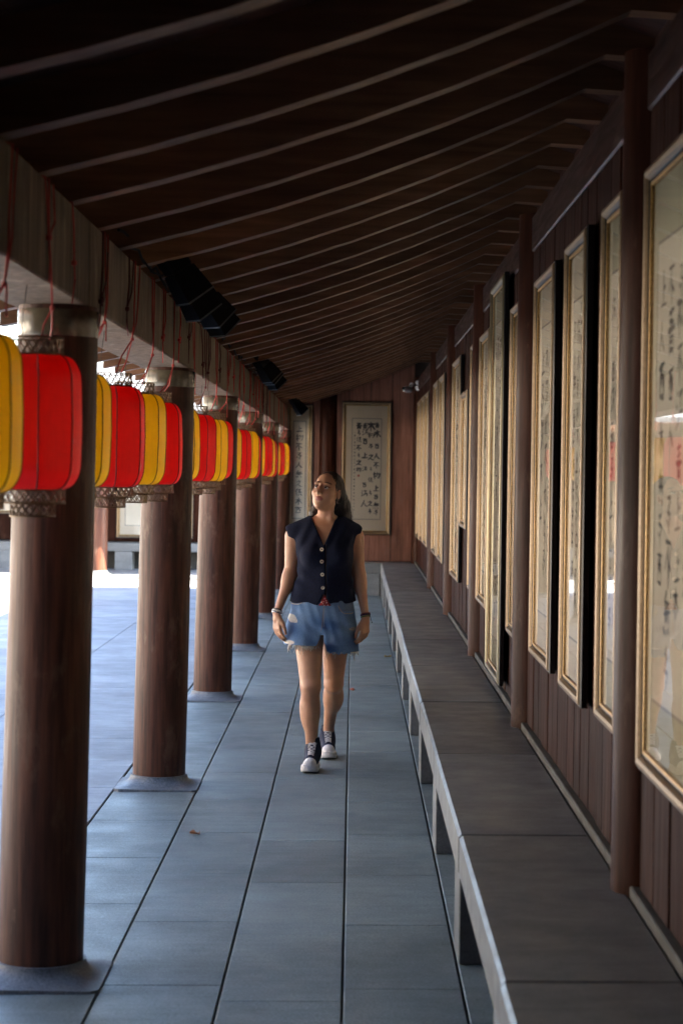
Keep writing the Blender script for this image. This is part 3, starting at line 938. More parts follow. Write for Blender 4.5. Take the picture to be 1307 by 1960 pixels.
# ------------------------------------------------------------------ far gallery across the courtyard, and added halls
def wing(o0, ang, u0, u1, cols, pics, where, back=0):
    """a gallery seen across the court: local u along it, v from its column row to its wall"""
    mw = Matrix.Translation(o0) @ Matrix.Rotation(ang, 4, 'Z')
    ctr = mw @ Vector(((u0 + u1) / 2, 1.9, 0))
    def E(name, u, v, z=0):
        e = empty(name, mw @ Vector((u, v, z)), ang)
        return e
    for i, u in enumerate(cols):
        c = copy_tree(pc)
        c.location = mw @ Vector((u, 0, 0)); c.rotation_euler = (0, 0, ang)
        tag(c, f'brown column of the {where}, {["first","second","third","fourth","fifth"][i]} from its right end', 'column', 'columns of the ' + where)
    uc = (u0 + u1) / 2
    w_ = E('plank_wall', uc, 1.94); L = (u1 - u0) / 2
    tag(w_, f'brown plank wall of the {where}', 'wall')
    MB().box(-L, L, 0.03, .13, 0, 2.9).build('backing_board', M['gap'], w_)
    x = -L
    r2 = random.Random(3)
    while x < L - .1:
        w = min(.30, L - x)
        MB().cbox(x + .003, x + w - .003, r2.uniform(-.004, .004), .028, .46, 2.88, .003).build('plank', M['plank'], w_)
        x += w
    MB().cbox(-L, L, -.03, .028, .0, .44, .004).build('stone_curb', M['curb'], w_)
    b_ = E('stone_bench', uc, 1.68); tag(b_, f'pale granite bench along the {where}', 'bench')
    MB().cbox(-L, L, -.2, .2, .30, .44, .007).build('seat_slab', M['granite_bench'], b_)
    x = -L + .4
    while x < L:
        MB().cbox(x - .14, x + .14, -.195, .19, .001, .2985, .004).build('leg', M['granite_bench'], b_)
        x += 1.9
    f_ = E('gallery_kerb', uc, .55); tag(f_, f'stone kerb and floor of the {where}', 'kerb')
    MB().cbox(-L, L, -1.05, 1.36, -.025, .0035, .003).build('floor_sheet', M['granite_court'], f_)
    bm_ = E('column_beam', uc, 0, 2.2); tag(bm_, f'wooden beam over the columns of the {where}', 'beam')
    MB().cbox(-L, L, -.127, .127, 0, .285, .006).build('beam_length', M['beam'], bm_)
    rf = E('gallery_roof', uc, 1.9, 2.49); tag(rf, f'tiled roof of the {where}', 'roof')
    Pw = [(-2.55, -.15), (-1.9, 0), (0, .65), (2.4, -.1)]
    for nm, dz0, dz1, mat in (('tile_covering', .14, .22, M['tile']), ('roof_board', .112, .138, M['deck'])):
        m = MB(); vs = []
        for y, z in Pw: vs += [(-L, y, z + dz0), (L, y, z + dz0), (L, y, z + dz1), (-L, y, z + dz1)]
        fs = []
        for i in range(3):
            for q in range(4):
                a, b = i * 4 + q, i * 4 + (q + 1) % 4
                fs.append((a, b, b + 4, a + 4))
        m.add(vs, fs + [(3, 2, 1, 0), (12, 13, 14, 15)]).build(nm, mat, rf)
    x = -L + .2
    rmw = MB()
    vs = []
    for y, z in Pw[:3]: vs += [(-.045, y, z), (.045, y, z), (.045, y, z + .11), (-.045, y, z + .11)]
    fs = [(3, 2, 1, 0), (8, 9, 10, 11)]
    for i in range(2):
        for q in range(4):
            a, b = i * 4 + q, i * 4 + (q + 1) % 4
            fs.append((a, b, b + 4, a + 4))
    rm_ = rmw.add(vs, fs).mesh('rafter'); rm_.materials.append(M['rafter'])
    while x < L:
        obj('rafter', rm_, None, rf, None, (x, 0, 0)); x += .65
    for i, (u, w, z0, z1) in enumerate(pics):
        p = mw @ Vector((u, 1.935, 0))
        picture('framed_scroll', (p.x, p.y), ang, w, z0, z1, f'pale framed scroll on the {where}, {["first","second","third","fourth","fifth"][i]} from its right end', 'scrolls of the ' + where, 0, 4, 60 + i, 'silk', 'ink_pale')
wing((0, 31.75, 0), 0, -15.5, 4.0, [-3.92, -7.98, -12.04], [(-3.25, 1.25, .50, 2.55), (-5.75, 1.1, .87, 2.6), (-9.3, 1.1, .87, 2.6), (-10.8, 1.1, .87, 2.6)], 'far side gallery')
# unseen hall added across the court: sunlit plaster bounces warm light into the walkway
lh = empty('bounce_hall', (-11.6, 15.5, 0))
tag(lh, 'unseen cream hall added across the courtyard to bounce warm light and block low sky', 'building')
MB().box(-4, 0, -13.4, 15.9, 0.601, 4.0).build('wall', M['plaster'], lh)
MB().cbox(-4.2, .9, -13.6, 15.9, -.025, .6, .02).build('stone_terrace', M['curb'], lh)
for q in range(8):
    y = -12.6 + q * 4
    MB().lathe([(.19, .601), (.18, 3.98)], 20, (.12, y, 0)).build('post', M['column'], lh, 40)
    if q < 7:
        wd_ = MB().box(-.02, .05, y + 1.2, y + 2.8, 1.6, 3.6).build('window', M['plank'], lh)
        for r_ in range(5):
            MB().box(.052, .07, y + 1.25 + r_ * .37, y + 1.31 + r_ * .37, 1.65, 3.55).build('lattice_bar', M['rafter'], wd_)
def roof_tier(nm, x_e, z_e, x_r, z_r, th=.2):
    vs = []
    for y in (-14.2, 16.2): vs += [(x_e, y, z_e), (x_e, y, z_e + th), (x_r, y, z_r + th), (2 * x_r - x_e, y, z_e + th), (2 * x_r - x_e, y, z_e), (x_r, y, z_r)]
    MB().add(vs, [(0, 1, 2, 5), (5, 2, 3, 4), (11, 8, 7, 6), (10, 9, 8, 11), (0, 6, 7, 1), (1, 7, 8, 2), (2, 8, 9, 3), (3, 9, 10, 4), (4, 10, 11, 5), (5, 11, 6, 0)]).build(nm, M['tile'], lh)
roof_tier('lower_roof', 1.0, 4.02, -5.0, 6.6)  # roof tiers shaped to block the low sky from the bench
MB().box(-8.6, -1.6, -13.0, 15.2, 5.0, 8.1).build('upper_wall', M['column'], lh)
roof_tier('upper_roof', -.7, 8.0, -5.0, 11.8)
# unseen hall added behind the camera to keep skylight off camera-facing sides
hall = empty('skylight_blocker_hall', (-7, 2.2, 0))
tag(hall, 'unseen dark timber hall added behind the camera to block skylight', 'building')
MB().box(-8.5, 5.2, -5, 0, 0, 5.2).build('wall', M['plank'], hall)
MB().box(-9, 5.6, -5.4, .9, 5.202, 5.5).build('roof', M['tile'], hall)
MB().box(-9.5, 8.5, -6.4, -5.42, 0, 5.4).build('side_wall', M['plank'], hall)
# ------------------------------------------------------------------ the woman: bodies grown from distance fields
class Field:
    def __init__(s, lo, hi, h):
        s.lo, s.h = np.array(lo, np.float32), h
        s.n = np.ceil((np.array(hi) - np.array(lo)) / h).astype(int) + 1
        s.d = np.full(s.n, 1.0, np.float32)
        s.ax = [s.lo[i] + h * np.arange(s.n[i], dtype=np.float32) for i in range(3)]
    def win(s, lo, hi, pad):
        sl = []
        for i in range(3):
            a = max(0, int((lo[i] - pad - s.lo[i]) / s.h)); b = min(s.n[i], int((hi[i] + pad - s.lo[i]) / s.h) + 2)
            sl.append(slice(a, max(a, b)))
        sl = tuple(sl)
        return sl, s.ax[0][sl[0]][:, None, None], s.ax[1][sl[1]][None, :, None], s.ax[2][sl[2]][None, None, :]
    def put(s, fn, lo, hi, k=0.0, mode='u', pad=0.05):
        sl, X, Y, Z = s.win(lo, hi, pad)
        if min(b.stop - b.start for b in sl) <= 0: return s
        v = fn(X, Y, Z).astype(np.float32)
        d = s.d[sl]
        if mode == 'u':
            if k > 0:
                hh = np.clip(0.5 + 0.5 * (d - v) / k, 0, 1)
                r = d * (1 - hh) + v * hh - k * hh * (1 - hh)
            else: r = np.minimum(d, v)
        elif mode == 's':
            if k > 0:
                hh = np.clip(0.5 - 0.5 * (d + v) / k, 0, 1)
                r = d * (1 - hh) - v * hh + k * hh * (1 - hh)
            else: r = np.maximum(d, -v)
        else: r = np.maximum(d, v)
        s.d[sl] = r
        return s
    def cap(s, a, b, ra, rb, k=.012, mode='u', sq=None):
        """tapered capsule; sq squashes its section along one axis"""
        a, b = np.array(a, float), np.array(b, float)
        R_ = max(ra, rb)
        lo, hi = np.minimum(a, b) - R_, np.maximum(a, b) + R_
        ab = b - a; L2 = max(ab @ ab, 1e-12)
        def fn(X, Y, Z):
            px, py, pz = X - a[0], Y - a[1], Z - a[2]
            t = np.clip((px * ab[0] + py * ab[1] + pz * ab[2]) / L2, 0, 1)
            q = [px - t * ab[0], py - t * ab[1], pz - t * ab[2]]
            if sq: q = [q[i] * sq[i] for i in range(3)]
            return np.sqrt(q[0] ** 2 + q[1] ** 2 + q[2] ** 2) - (ra + t * (rb - ra))
        return s.put(fn, lo, hi, k, mode)
    def ell(s, c, r, k=.012, mode='u', M3=None):
        """ellipsoid, M3 rows = local axes"""
        c, r = np.array(c, float), np.array(r, float)
        m = max(r)
        A = np.eye(3) if M3 is None else np.array(M3)
        def fn(X, Y, Z):
            p = [X - c[0], Y - c[1], Z - c[2]]
            q = [(A[i][0] * p[0] + A[i][1] * p[1] + A[i][2] * p[2]) / r[i] for i in range(3)]
            q2 = [(A[i][0] * p[0] + A[i][1] * p[1] + A[i][2] * p[2]) / r[i] ** 2 for i in range(3)]
            k0 = np.sqrt(q[0] ** 2 + q[1] ** 2 + q[2] ** 2)
            k1 = np.sqrt(q2[0] ** 2 + q2[1] ** 2 + q2[2] ** 2)
            return k0 * (k0 - 1) / np.maximum(k1, 1e-6)
        return s.put(fn, c - m, c + m, k, mode)
    def loft(s, rows, k=.01, mode='u', grow=0.0, p=2.3, extra=None):
        """stack of superellipses: rows (z, cx, cy, half width, half depth)"""
        rows = np.array(sorted(rows))
        z = rows[:, 0]
        lo = (np.min(rows[:, 1] - rows[:, 3]), np.min(rows[:, 2] - rows[:, 4]), z[0])
        hi = (np.max(rows[:, 1] + rows[:, 3]), np.max(rows[:, 2] + rows[:, 4]), z[-1])
        def fn(X, Y, Z):
            zz = np.clip(Z, z[0], z[-1])
            # smooth interpolation
            def I(c):
                return np.interp(zz.ravel(), ZF, CF[c]).reshape(zz.shape)
            cx_, cy_, w, d = I(0), I(1), I(2) + grow, I(3) + grow
            q = (np.abs((X - cx_) / w) ** p + np.abs((Y - cy_) / d) ** p) ** (1 / p)
            v = (q - 1) * np.minimum(w, d)
            out = np.maximum(Z - z[-1], z[0] - Z)
            v = np.maximum(v, out)
            if extra: v = v + extra(X, Y, Z)
            return v
        ZF = np.linspace(z[0], z[-1], 160)
        CF = []
        for c in range(1, 5):
            y = np.interp(ZF, z, rows[:, c])
            ker = np.hanning(15); ker /= ker.sum()
            yp = np.pad(y, 7, mode='reflect', reflect_type='odd')
            CF.append(np.convolve(yp, ker, 'valid'))
        return s.put(fn, lo, hi, k, mode)
    def mesh(s, name, origin, smooth_it=1):
        d = s.d
        nx, ny, nz = d.shape
        neg = d < 0
        cs = [neg[i:nx - 1 + i, j:ny - 1 + j, k:nz - 1 + k] for i in (0, 1) for j in (0, 1) for k in (0, 1)]
        tot = np.zeros(cs[0].shape, np.uint8)
        for c in cs: tot += c
        act = (tot > 0) & (tot < 8)
        ids = np.full(act.shape, -1, np.int64)
        I, J, K = np.nonzero(act)
        ids[I, J, K] = np.arange(len(I))
        corner = {}
        for i in (0, 1):
            for j in (0, 1):
                for k in (0, 1): corner[i, j, k] = d[I + i, J + j, K + k]
        P_ = np.zeros((len(I), 3)); cnt_ = np.zeros(len(I))
        for ax in range(3):
            for a in (0, 1):
                for b in (0, 1):
                    c0 = [0, 0, 0]; c1 = [0, 0, 0]
                    o_ = [q for q in range(3) if q != ax]
                    c0[o_[0]] = c1[o_[0]] = a; c0[o_[1]] = c1[o_[1]] = b; c1[ax] = 1
                    v0, v1 = corner[tuple(c0)], corner[tuple(c1)]
                    m = (v0 < 0) != (v1 < 0)
                    t = np.where(m, v0 / np.where(m, v0 - v1, 1), 0)
                    for q in range(3):
                        P_[:, q] += np.where(m, c0[q] + (t if q == ax else 0), 0)
                    cnt_ += m
        P_ /= np.maximum(cnt_, 1)[:, None]
        V = (np.stack([I, J, K], 1) + P_) * s.h + s.lo
        quads = []
        for ax in range(3):
            o_ = [(1, 2), (2, 0), (0, 1)][ax]
            sl0 = [slice(None)] * 3; sl1 = [slice(None)] * 3
            sl0[ax] = slice(0, -1); sl1[ax] = slice(1, None)
            e = neg[tuple(sl0)] != neg[tuple(sl1)]
            for q in o_:
                z0 = [slice(None)] * 3; z0[q] = slice(0, 1); e[tuple(z0)] = False
                z1 = [slice(None)] * 3; z1[q] = slice(-1, None); e[tuple(z1)] = False
            A = np.stack(np.nonzero(e), 1)
            if len(A) == 0: continue
            inside = neg[A[:, 0], A[:, 1], A[:, 2]]
            def cell(du, dv):
                B = A.copy(); B[:, o_[0]] -= du; B[:, o_[1]] -= dv
                return ids[B[:, 0], B[:, 1], B[:, 2]]
            q = np.stack([cell(1, 1), cell(0, 1), cell(0, 0), cell(1, 0)], 1)
            q[~inside] = q[~inside][:, ::-1]
            quads.append(q)
        Q = np.concatenate(quads)
        Q = Q[(Q >= 0).all(1)]
        # light smoothing along mesh edges
        for _ in range(smooth_it):
            acc = np.zeros_like(V); n_ = np.zeros(len(V))
            for a in range(4):
                b = (a + 1) % 4
                np.add.at(acc, Q[:, a], V[Q[:, b]]); np.add.at(n_, Q[:, a], 1)
                np.add.at(acc, Q[:, b], V[Q[:, a]]); np.add.at(n_, Q[:, b], 1)
            V = V * .5 + .5 * acc / np.maximum(n_, 1)[:, None]
        me = bpy.data.meshes.new(name)
        me.vertices.add(len(V)); me.vertices.foreach_set('co', (V - np.array(origin)).astype(np.float32).ravel())
        me.loops.add(len(Q) * 4); me.loops.foreach_set('vertex_index', Q.astype(np.int32).ravel())
        me.polygons.add(len(Q)); me.polygons.foreach_set('loop_start', np.arange(0, len(Q) * 4, 4, dtype=np.int32))
        me.update(calc_edges=True); me.validate()
        me.polygons.foreach_set('use_smooth', [True] * len(me.polygons))
        return me, V
def paint(me, cols):
    at = me.color_attributes.new('Col', 'FLOAT_COLOR', 'POINT')
    at.data.foreach_set('color', np.concatenate([cols, np.ones((len(cols), 1))], 1).astype(np.float32).ravel())

PX, PY = -0.165, 11.5
woman = empty('person', (PX, PY, 0))
tag(woman, 'woman in navy sleeveless vest and denim shorts walking, looking up to her right', 'person')
ORG = (PX, PY, 0)

# --- head frame: turned to her right (image left) and tilted up
hy, hp, hr = R(27), R(-13), R(5)
HR = (Matrix.Rotation(-hy, 3, 'Z') @ Matrix.Rotation(hr, 3, 'Y') @ Matrix.Rotation(-hp * -1, 3, 'X'))
HC = Vector((-0.148, 11.47, 1.553))
# local axes: x = to image right, y = back, z = up; forward is -y
def hw(x, fwd, z):
    return np.array(HC + HR @ Vector((x, -fwd, z)))
HM = np.array(HR.transposed())

torso = [ # z, cx, cy, half width, half depth
    (0.80, -.160, 11.53, .165, .115), (0.90, -.162, 11.525, .163, .108), (0.98, -.160, 11.52, .145, .096), (1.07, -.157, 11.515, .130, .090), (1.15, -.155, 11.51, .140, .100),
    (1.23, -.153, 11.51, .152, .105), (1.30, -.153, 11.515, .160, .095), (1.35, -.153, 11.52, .140, .078), (1.39, -.153, 11.525, .095, .062), (1.42, -.153, 11.53, .06, .05)]
B = Field((-.50, 11.10, .08), (.16, 12.10, 1.72), .004)
B.loft(torso, k=.0)
B.cap((-.250, 11.525, 1.340), (-.328, 11.525, 1.312), .050, .038, .03).cap((-.055, 11.525, 1.342), (.006, 11.525, 1.316), .050, .038, .03)
# arms (image left = her right)
B.cap((-.333, 11.525, 1.298), (-.345, 11.545, 1.09), .049, .036, .02).cap((-.345, 11.545, 1.09), (-.416, 11.45, .872), .038, .0205, .02)
B.ell((-.362, 11.53, 1.045), (.036, .038, .07), .02)
B.cap((.014, 11.525, 1.300), (.036, 11.555, 1.09), .049, .036, .02).cap((.036, 11.555, 1.09), (.078, 11.50, .855), .038, .0205, .02)
B.ell((.045, 11.545, 1.04), (.036, .038, .07), .02)
# hands: palm, four fingers, thumb
def hand(wr, pd, side, inn, curl):
    """wr wrist, pd direction down the palm, inn = towards the thigh, side = towards the thumb (front)"""
    wr, pd, side, inn = [Vector(v) for v in (wr, pd, side, inn)]
    pd.normalize(); side.normalize(); inn.normalize()
    kn_c = wr + pd * .088
    B.cap(wr, wr + pd * .03, .0205, .022, .015)
    for q, (s_, ln) in enumerate(((.028, .070), (.010, .078), (-.009, .072), (-.026, .058))):
        kn = kn_c + side * s_ - pd * (.004 * abs(q - 1))
        B.cap(tuple(wr + side * s_ * .55 + pd * .02), tuple(kn), .0125, .0105, .010)
        p1 = kn + (pd * math.cos(curl) + inn * math.sin(curl)) * ln * .45
        c2 = curl * 2.1
        p2 = p1 + (pd * math.cos(c2) + inn * math.sin(c2)) * ln * .33
        c3 = curl * 2.9
        p3 = p2 + (pd * math.cos(c3) + inn * math.sin(c3)) * ln * .25
        B.cap(tuple(kn), tuple(p1), .0098, .0088, .003).cap(tuple(p1), tuple(p2), .0088, .0080, .003).cap(tuple(p2), tuple(p3), .0080, .0066, .003)
    t0 = wr + pd * .022 + side * .018
    t1 = t0 + pd * .036 + side * .022 + inn * .012
    t2 = t1 + pd * .034 + side * .004 + inn * .010
    t3 = t2 + pd * .024 - side * .003 + inn * .006
    B.cap(tuple(t0), tuple(t1), .0155, .0115, .010).cap(tuple(t1), tuple(t2), .0108, .0095, .004).cap(tuple(t2), tuple(t3), .0095, .0072, .003)
hand((-.417, 11.448, .868), (.04, -.18, -1), (.55, -.82, .10), (.80, .45, 0), .30)
hand((.079, 11.499, .850), (-.04, -.12, -1), (-.62, -.75, .05), (-.78, .45, 0), .34)
# legs: the image-left leg is forward
B.cap((-.243, 11.52, .84), (-.222, 11.39, .47), .094, .056, .03).cap((-.222, 11.39, .47), (-.212, 11.425, .12), .053, .031, .02)
B.ell((-.226, 11.435, .345), (.057, .058, .125), .03).ell((-.222, 11.352, .462), (.036, .026, .042), .02).ell((-.228, 11.365, .42), (.03, .02, .03), .02)
B.cap((-.085, 11.55, .84), (-.096, 11.63, .46), .090, .054, .03).cap((-.096, 11.63, .46), (-.124, 11.965, .155), .051, .030, .02)
B.ell((-.094, 11.735, .375), (.056, .062, .115), .03, M3=[[1, 0, 0], [0, .74, .67], [0, -.67, .74]]).ell((-.097, 11.60, .455), (.035, .028, .042), .02)
B.cap((-.212, 11.425, .13), (-.212, 11.415, .06), .030, .032, .01).cap((-.124, 11.965, .17), (-.126, 11.96, .07), .030, .032, .01)
# neck
B.cap((-.152, 11.53, 1.385), tuple(hw(0, -.014, -.07)), .047, .043, .022)
B.cap((-.128, 11.478, 1.362), tuple(hw(.045, .0, -.05)), .014, .012, .02)
# collar bones
B.cap((-.165, 11.458, 1.352), (-.235, 11.472, 1.364), .008, .007, .02).cap((-.143, 11.458, 1.352), (-.075, 11.472, 1.366), .008, .007, .02)
# head
def he(x, f_, z, r, k=.012, mode='u'): B.ell(hw(x, f_, z), r, k, mode, HM)
he(0, -.012, .030, (.073, .090, .083), .0)
he(0, .028, -.030, (.058, .058, .082), .02)
he(0, .045, -.078, (.037, .036, .032), .02)       # jaw
he(0, .068, -.096, (.019, .017, .015), .016)      # chin
for s_ in (-1, 1):
    he(.040 * s_, .050, -.020, (.024, .024, .020), .02)   # cheek bones
    he(.046 * s_, .016, -.062, (.014, .03, .020), .02)    # jaw angle
    he(.028 * s_, .076, .030, (.022, .010, .008), .014)   # brow
    he(.029 * s_, .092, .010, (.017, .014, .011), .010, 's')   # eye socket
    he(.029 * s_, .079, .018, (.016, .009, .005), .004)   # upper lid
    he(.029 * s_, .078, -.001, (.014, .008, .004), .004)  # lower lid
    he(.011 * s_, .092, -.030, (.008, .009, .007), .006)  # nostril
    he(.074 * s_, -.008, -.005, (.008, .017, .030), .005)  # ear
    he(.079 * s_, -.010, -.003, (.005, .009, .018), .003, 's')
B.cap(tuple(hw(0, .084, .022)), tuple(hw(0, .104, -.022)), .0075, .0095, .010)
he(0, .104, -.024, (.0095, .010, .009), .006)
he(0, .081, -.052, (.022, .010, .0050), .006)      # upper lip
he(0, .079, -.0620, (.019, .011, .0060), .005)      # lower lip
he(0, .092, -.0570, (.024, .006, .0012), .003, 's')
me, V = B.mesh('body', ORG, 1)
# skin tone with lips, brows and a little redness (flat colour of the skin itself)
cols = np.tile(np.array([[.50, .265, .16]]), (len(V), 1))
L_ = (V - np.array(HC)) @ np.array(HR)       # local head coordinates
lx_, lf_, lz_ = L_[:, 0], -L_[:, 1], L_[:, 2]
def mixc(mask, c, a=1.0):
    m_ = (np.clip(mask, 0, 1) * a)[:, None]
    cols[:] = cols * (1 - m_) + np.array([c]) * m_
face = (lf_ > .03)
mixc(face * (1.3 - ((lx_ / .024) ** 2 + ((lz_ + .057) / .0125) ** 2)) * 2.2, (.30, .085, .070))
for s_ in (-1, 1):
    bz = .034 + .006 * np.cos((lx_ * s_ - .03) / .02)
    mixc(face * (np.abs(lx_ * s_ - .033) < .017) * (1.4 - np.abs(lz_ - bz + .001) / .0032) * 1.2, (.06, .03, .02), .85)
    mixc(face * (1 - ((lx_ * s_ - .038) ** 2 + (lz_ + .028) ** 2) / .018 ** 2) * .5, (.46, .18, .11), .35)
    mixc(face * (1.25 - ((lx_ * s_ - .029) / .0185) ** 2 - ((lz_ - .0165) / .0042) ** 2) * 2, (.05, .025, .018), .8)
paint(me, cols)
def attr_mat(name, rough, nscale=30, nz=.08, sss=0.0, bump=0.0, bscale=200, vec=(1, 1, 1), weave=0, **kw):
    m = NT(name)
    a = m.n('Attribute'); a.attribute_name = 'Col'
    v = m.coords(vec, False)
    m.color(m.mul(a.outputs['Color'], m.ramp(m.noise(v, nscale, 5, .6), [(.3, 1 - nz), (.7, 1 + nz)])))
    m.set(Roughness=rough, **kw)
    if sss:
        m.set(Subsurface_Weight=sss, Subsurface_Scale=.01)
        m.b.inputs['Subsurface Radius'].default_value = (1, .35, .2)
    if bump: m.bump(m.noise(m.coords(vec, False), bscale, 4), bump, .002)
    return m.m
M['skin'] = attr_mat('skin', .48, 25, .07, sss=.12, bump=.08, bscale=160)
body = obj('body', me, M['skin'], woman)

# eyes
for s_ in (-1, 1):
    c = Vector(hw(.029 * s_, .0725, .0085)) - Vector(ORG)
    e = MB().lathe([(.0112 * math.sin(math.pi * q / 12) + 1e-5, -.0112 * math.cos(math.pi * q / 12)) for q in range(13)], 16).build('eye', plain('eye_white_%d' % (s_ + 1), (.62, .58, .54), .15, nz=.02), woman, 180, c)
    gz = (HR @ Vector((-.12, -1, .18))).normalized()
    e.rotation_mode = 'QUATERNION'; e.rotation_quaternion = gz.to_track_quat('Z', 'Y')
    MB().lathe([(.0065, .0094), (.004, .0110), (.0001, .0116)], 16, cap=False).build('iris', M['lens'], e, 180)

# hair: cap, back fall over both shoulders
hairf = Field((-.32, 11.36, 1.25), (.06, 11.70, 1.70), .004)
def hs(x, f_, z, r, k=.015, mode='u'): hairf.ell(hw(x, f_, z), r, k, mode, HM)
def hc(a, b, ra, rb, k=.02): hairf.cap(tuple(a), tuple(b), ra, rb, k)
hs(0, -.020, .036, (.0785, .0925, .0835), 0)
hs(0, .036, .022, (.052, .075, .072), .012, 's')
hs(0, .060, -.035, (.066, .062, .085), .008, 's')
hs(-.045, .068, .030, (.030, .045, .050), .008, 's')
hs(.045, .070, .030, (.030, .040, .050), .008, 's')
hc(hw(.052, -.035, .03), (-.060, 11.555, 1.47), .030, .040)
hc((-.060, 11.555, 1.47), (-.045, 11.575, 1.36), .040, .030)
hc((-.045, 11.565, 1.43), (-.018, 11.575, 1.355), .028, .018)
hc(hw(0, -.075, .0), (-.12, 11.58, 1.42), .055, .055)
hc((-.12, 11.58, 1.42), (-.11, 11.62, 1.30), .055, .04)
hc(hw(-.05, -.05, .0), (-.222, 11.555, 1.43), .028, .022)
hc((-.222, 11.555, 1.43), (-.228, 11.56, 1.385), .022, .012)
hc((-.13, 11.60, 1.36), (-.06, 11.61, 1.33), .045, .03)
# strand grooves
sl_, Xh, Yh, Zh = hairf.win((-.5, 11, 1), (.5, 12, 2), .1)
ang_ = np.arctan2(Yh - 11.50, Xh + .148)
hairf.d += (.0022 * np.sin(ang_ * 34 + 5 * np.sin(Zh * 26 + Xh * 30)) + .0014 * np.sin(ang_ * 71 + Zh * 30)).astype(np.float32)
hm_, HV = hairf.mesh('hair', ORG, 1)
mh = NT('dark_brown_hair')
vh = mh.coords((60, 60, 5), False)
mh.color(mh.ramp(mh.noise(vh, 2.2, 6, .7), [(.3, (.008, .005, .004)), (.72, (.042, .022, .014))]))
mh.set(Roughness=.42); mh.bump(mh.noise(vh, 3, 5, .7), .6, .004)
M['hair'] = mh.m
hair = obj('hair', hm_, M['hair'], woman)
rs = random.Random(11)
st = MB()
for q in range(190):
    u = rs.random()
    if u < .6: a = Vector(hw(rs.uniform(.03, .07), -rs.uniform(.0, .06), rs.uniform(.0, .07))); b = Vector((rs.uniform(-.085, .005), rs.uniform(11.54, 11.60), rs.uniform(1.34, 1.44)))
    elif u < .8: a = Vector(hw(-.06, -.05, .0)); b = Vector((rs.uniform(-.245, -.205), rs.uniform(11.53, 11.57), rs.uniform(1.365, 1.42)))
    else: a = Vector(hw(rs.uniform(-.05, .05), -.05, .10)); b = Vector(hw(rs.uniform(.06, .09), -rs.uniform(.02, .09), rs.uniform(-.03, .03)))
    mid = (a + b) / 2 + Vector((rs.uniform(-.006, .016), rs.uniform(-.01, .02), rs.uniform(-.01, .01)))
    pts = [a, a.lerp(mid, .5) + Vector((rs.uniform(-.003, .006), 0, 0)), mid, mid.lerp(b, .5) + Vector((rs.uniform(-.005, .005), 0, 0)), b]
    st.tube([p - Vector(ORG) for p in pts], [.0006, .0009, .0009, .0007, .0003], 4, cap=False)
st.build('hair_strands', M['hair'], hair, 180)
# earring
ec = Vector(hw(.076, -.004, -.046)) - Vector(ORG)
MB().tube([ec + Vector((.004 * math.cos(q / 10 * 2 * math.pi), .010 * math.cos(q / 10 * 2 * math.pi), .013 * math.sin(q / 10 * 2 * math.pi))) for q in range(11)], .0016, 6).build('earring', plain('silver_hoop', (.75, .72, .66), .2, 1.0, nz=.02), woman, 180)

# --- vest
vrows = [(0.915, -.166, 11.525, .186, .125), (0.95, -.164, 11.523, .180, .122), (1.02, -.160, 11.518, .160, .112), (1.08, -.156, 11.515, .149, .107), (1.15, -.153, 11.510, .152, .116),
         (1.22, -.154, 11.510, .165, .122), (1.29, -.158, 11.515, .176, .112), (1.34, -.160, 11.52, .170, .092), (1.385, -.158, 11.527, .120, .074), (1.405, -.156, 11.53, .085, .062)]
def folds(X, Y, Z):
    a = .0035 * np.sin((X * 38 + Z * 22) + 2.2 * np.sin(Z * 15)) * np.clip((1.25 - Z) / .2, .25, 1)
    b = .0045 * np.sin(Z * 60 + X * 40) * np.exp(-((Z - 1.075) / .05) ** 2) * np.exp(-((X + .29) / .06) ** 2)
    c = .0025 * np.sin(X * 90 - Z * 35) * np.clip((Z - 1.15) / .1, 0, 1)
    return 1.35 * (a + b + c)
Vf = Field((-.42, 11.36, .90), (.09, 11.68, 1.43), .004)
Vf.loft(vrows, 0, p=2.25, extra=folds)
Vf.ell((-.225, 11.425, 1.195), (.062, .050, .062), .03).ell((-.085, 11.425, 1.195), (.062, .050, .062), .03)
Vf.cap((-.245, 11.525, 1.356), (-.338, 11.525, 1.322), .055, .050, .03).cap((-.06, 11.525, 1.360), (.008, 11.525, 1.330), .055, .050, .03)
# neckline: V at the front, round at the back
def vcut(X, Y, Z):
    s_ = .43
    side = np.where(X > -.160, (X + .160) * 1.05, -(X + .160) * .93)
    d = side - (Z - 1.262) * s_ - .004
    return np.maximum(np.maximum(d, -(Z - 1.25)), Y - 11.55)
Vf.put(vcut, (-.28, 11.3, 1.25), (-.03, 11.6, 1.46), 0, 's')
Vf.cap((-.155, 11.50, 1.43), (-.155, 11.53, 1.39), .072, .062, 0, 's')
# armholes
Vf.cap((-.440, 11.525, 1.285), (-.378, 11.54, 1.12), .086, .074, .003, 's').cap((.120, 11.525, 1.290), (.064, 11.545, 1.12), .086, .074, .003, 's')
# curved hem, open inverted V at the buttons
def hem(X, Y, Z):
    z0 = .934 + .006 * np.sin(X * 45) - .018 * np.exp(-((X + .175) / .07) ** 2)
    return z0 - Z + 0 * Y
Vf.put(hem, (-.5, 11.3, .9), (.2, 11.7, 1.0), 0, 'i', pad=.1)
def notch(X, Y, Z):
    return np.maximum(np.maximum(np.abs(X + .155) - (.985 - Z) * .55, Z - .985), Y - 11.5)
Vf.put(notch, (-.24, 11.3, .9), (-.07, 11.5, 1.0), 0, 's')
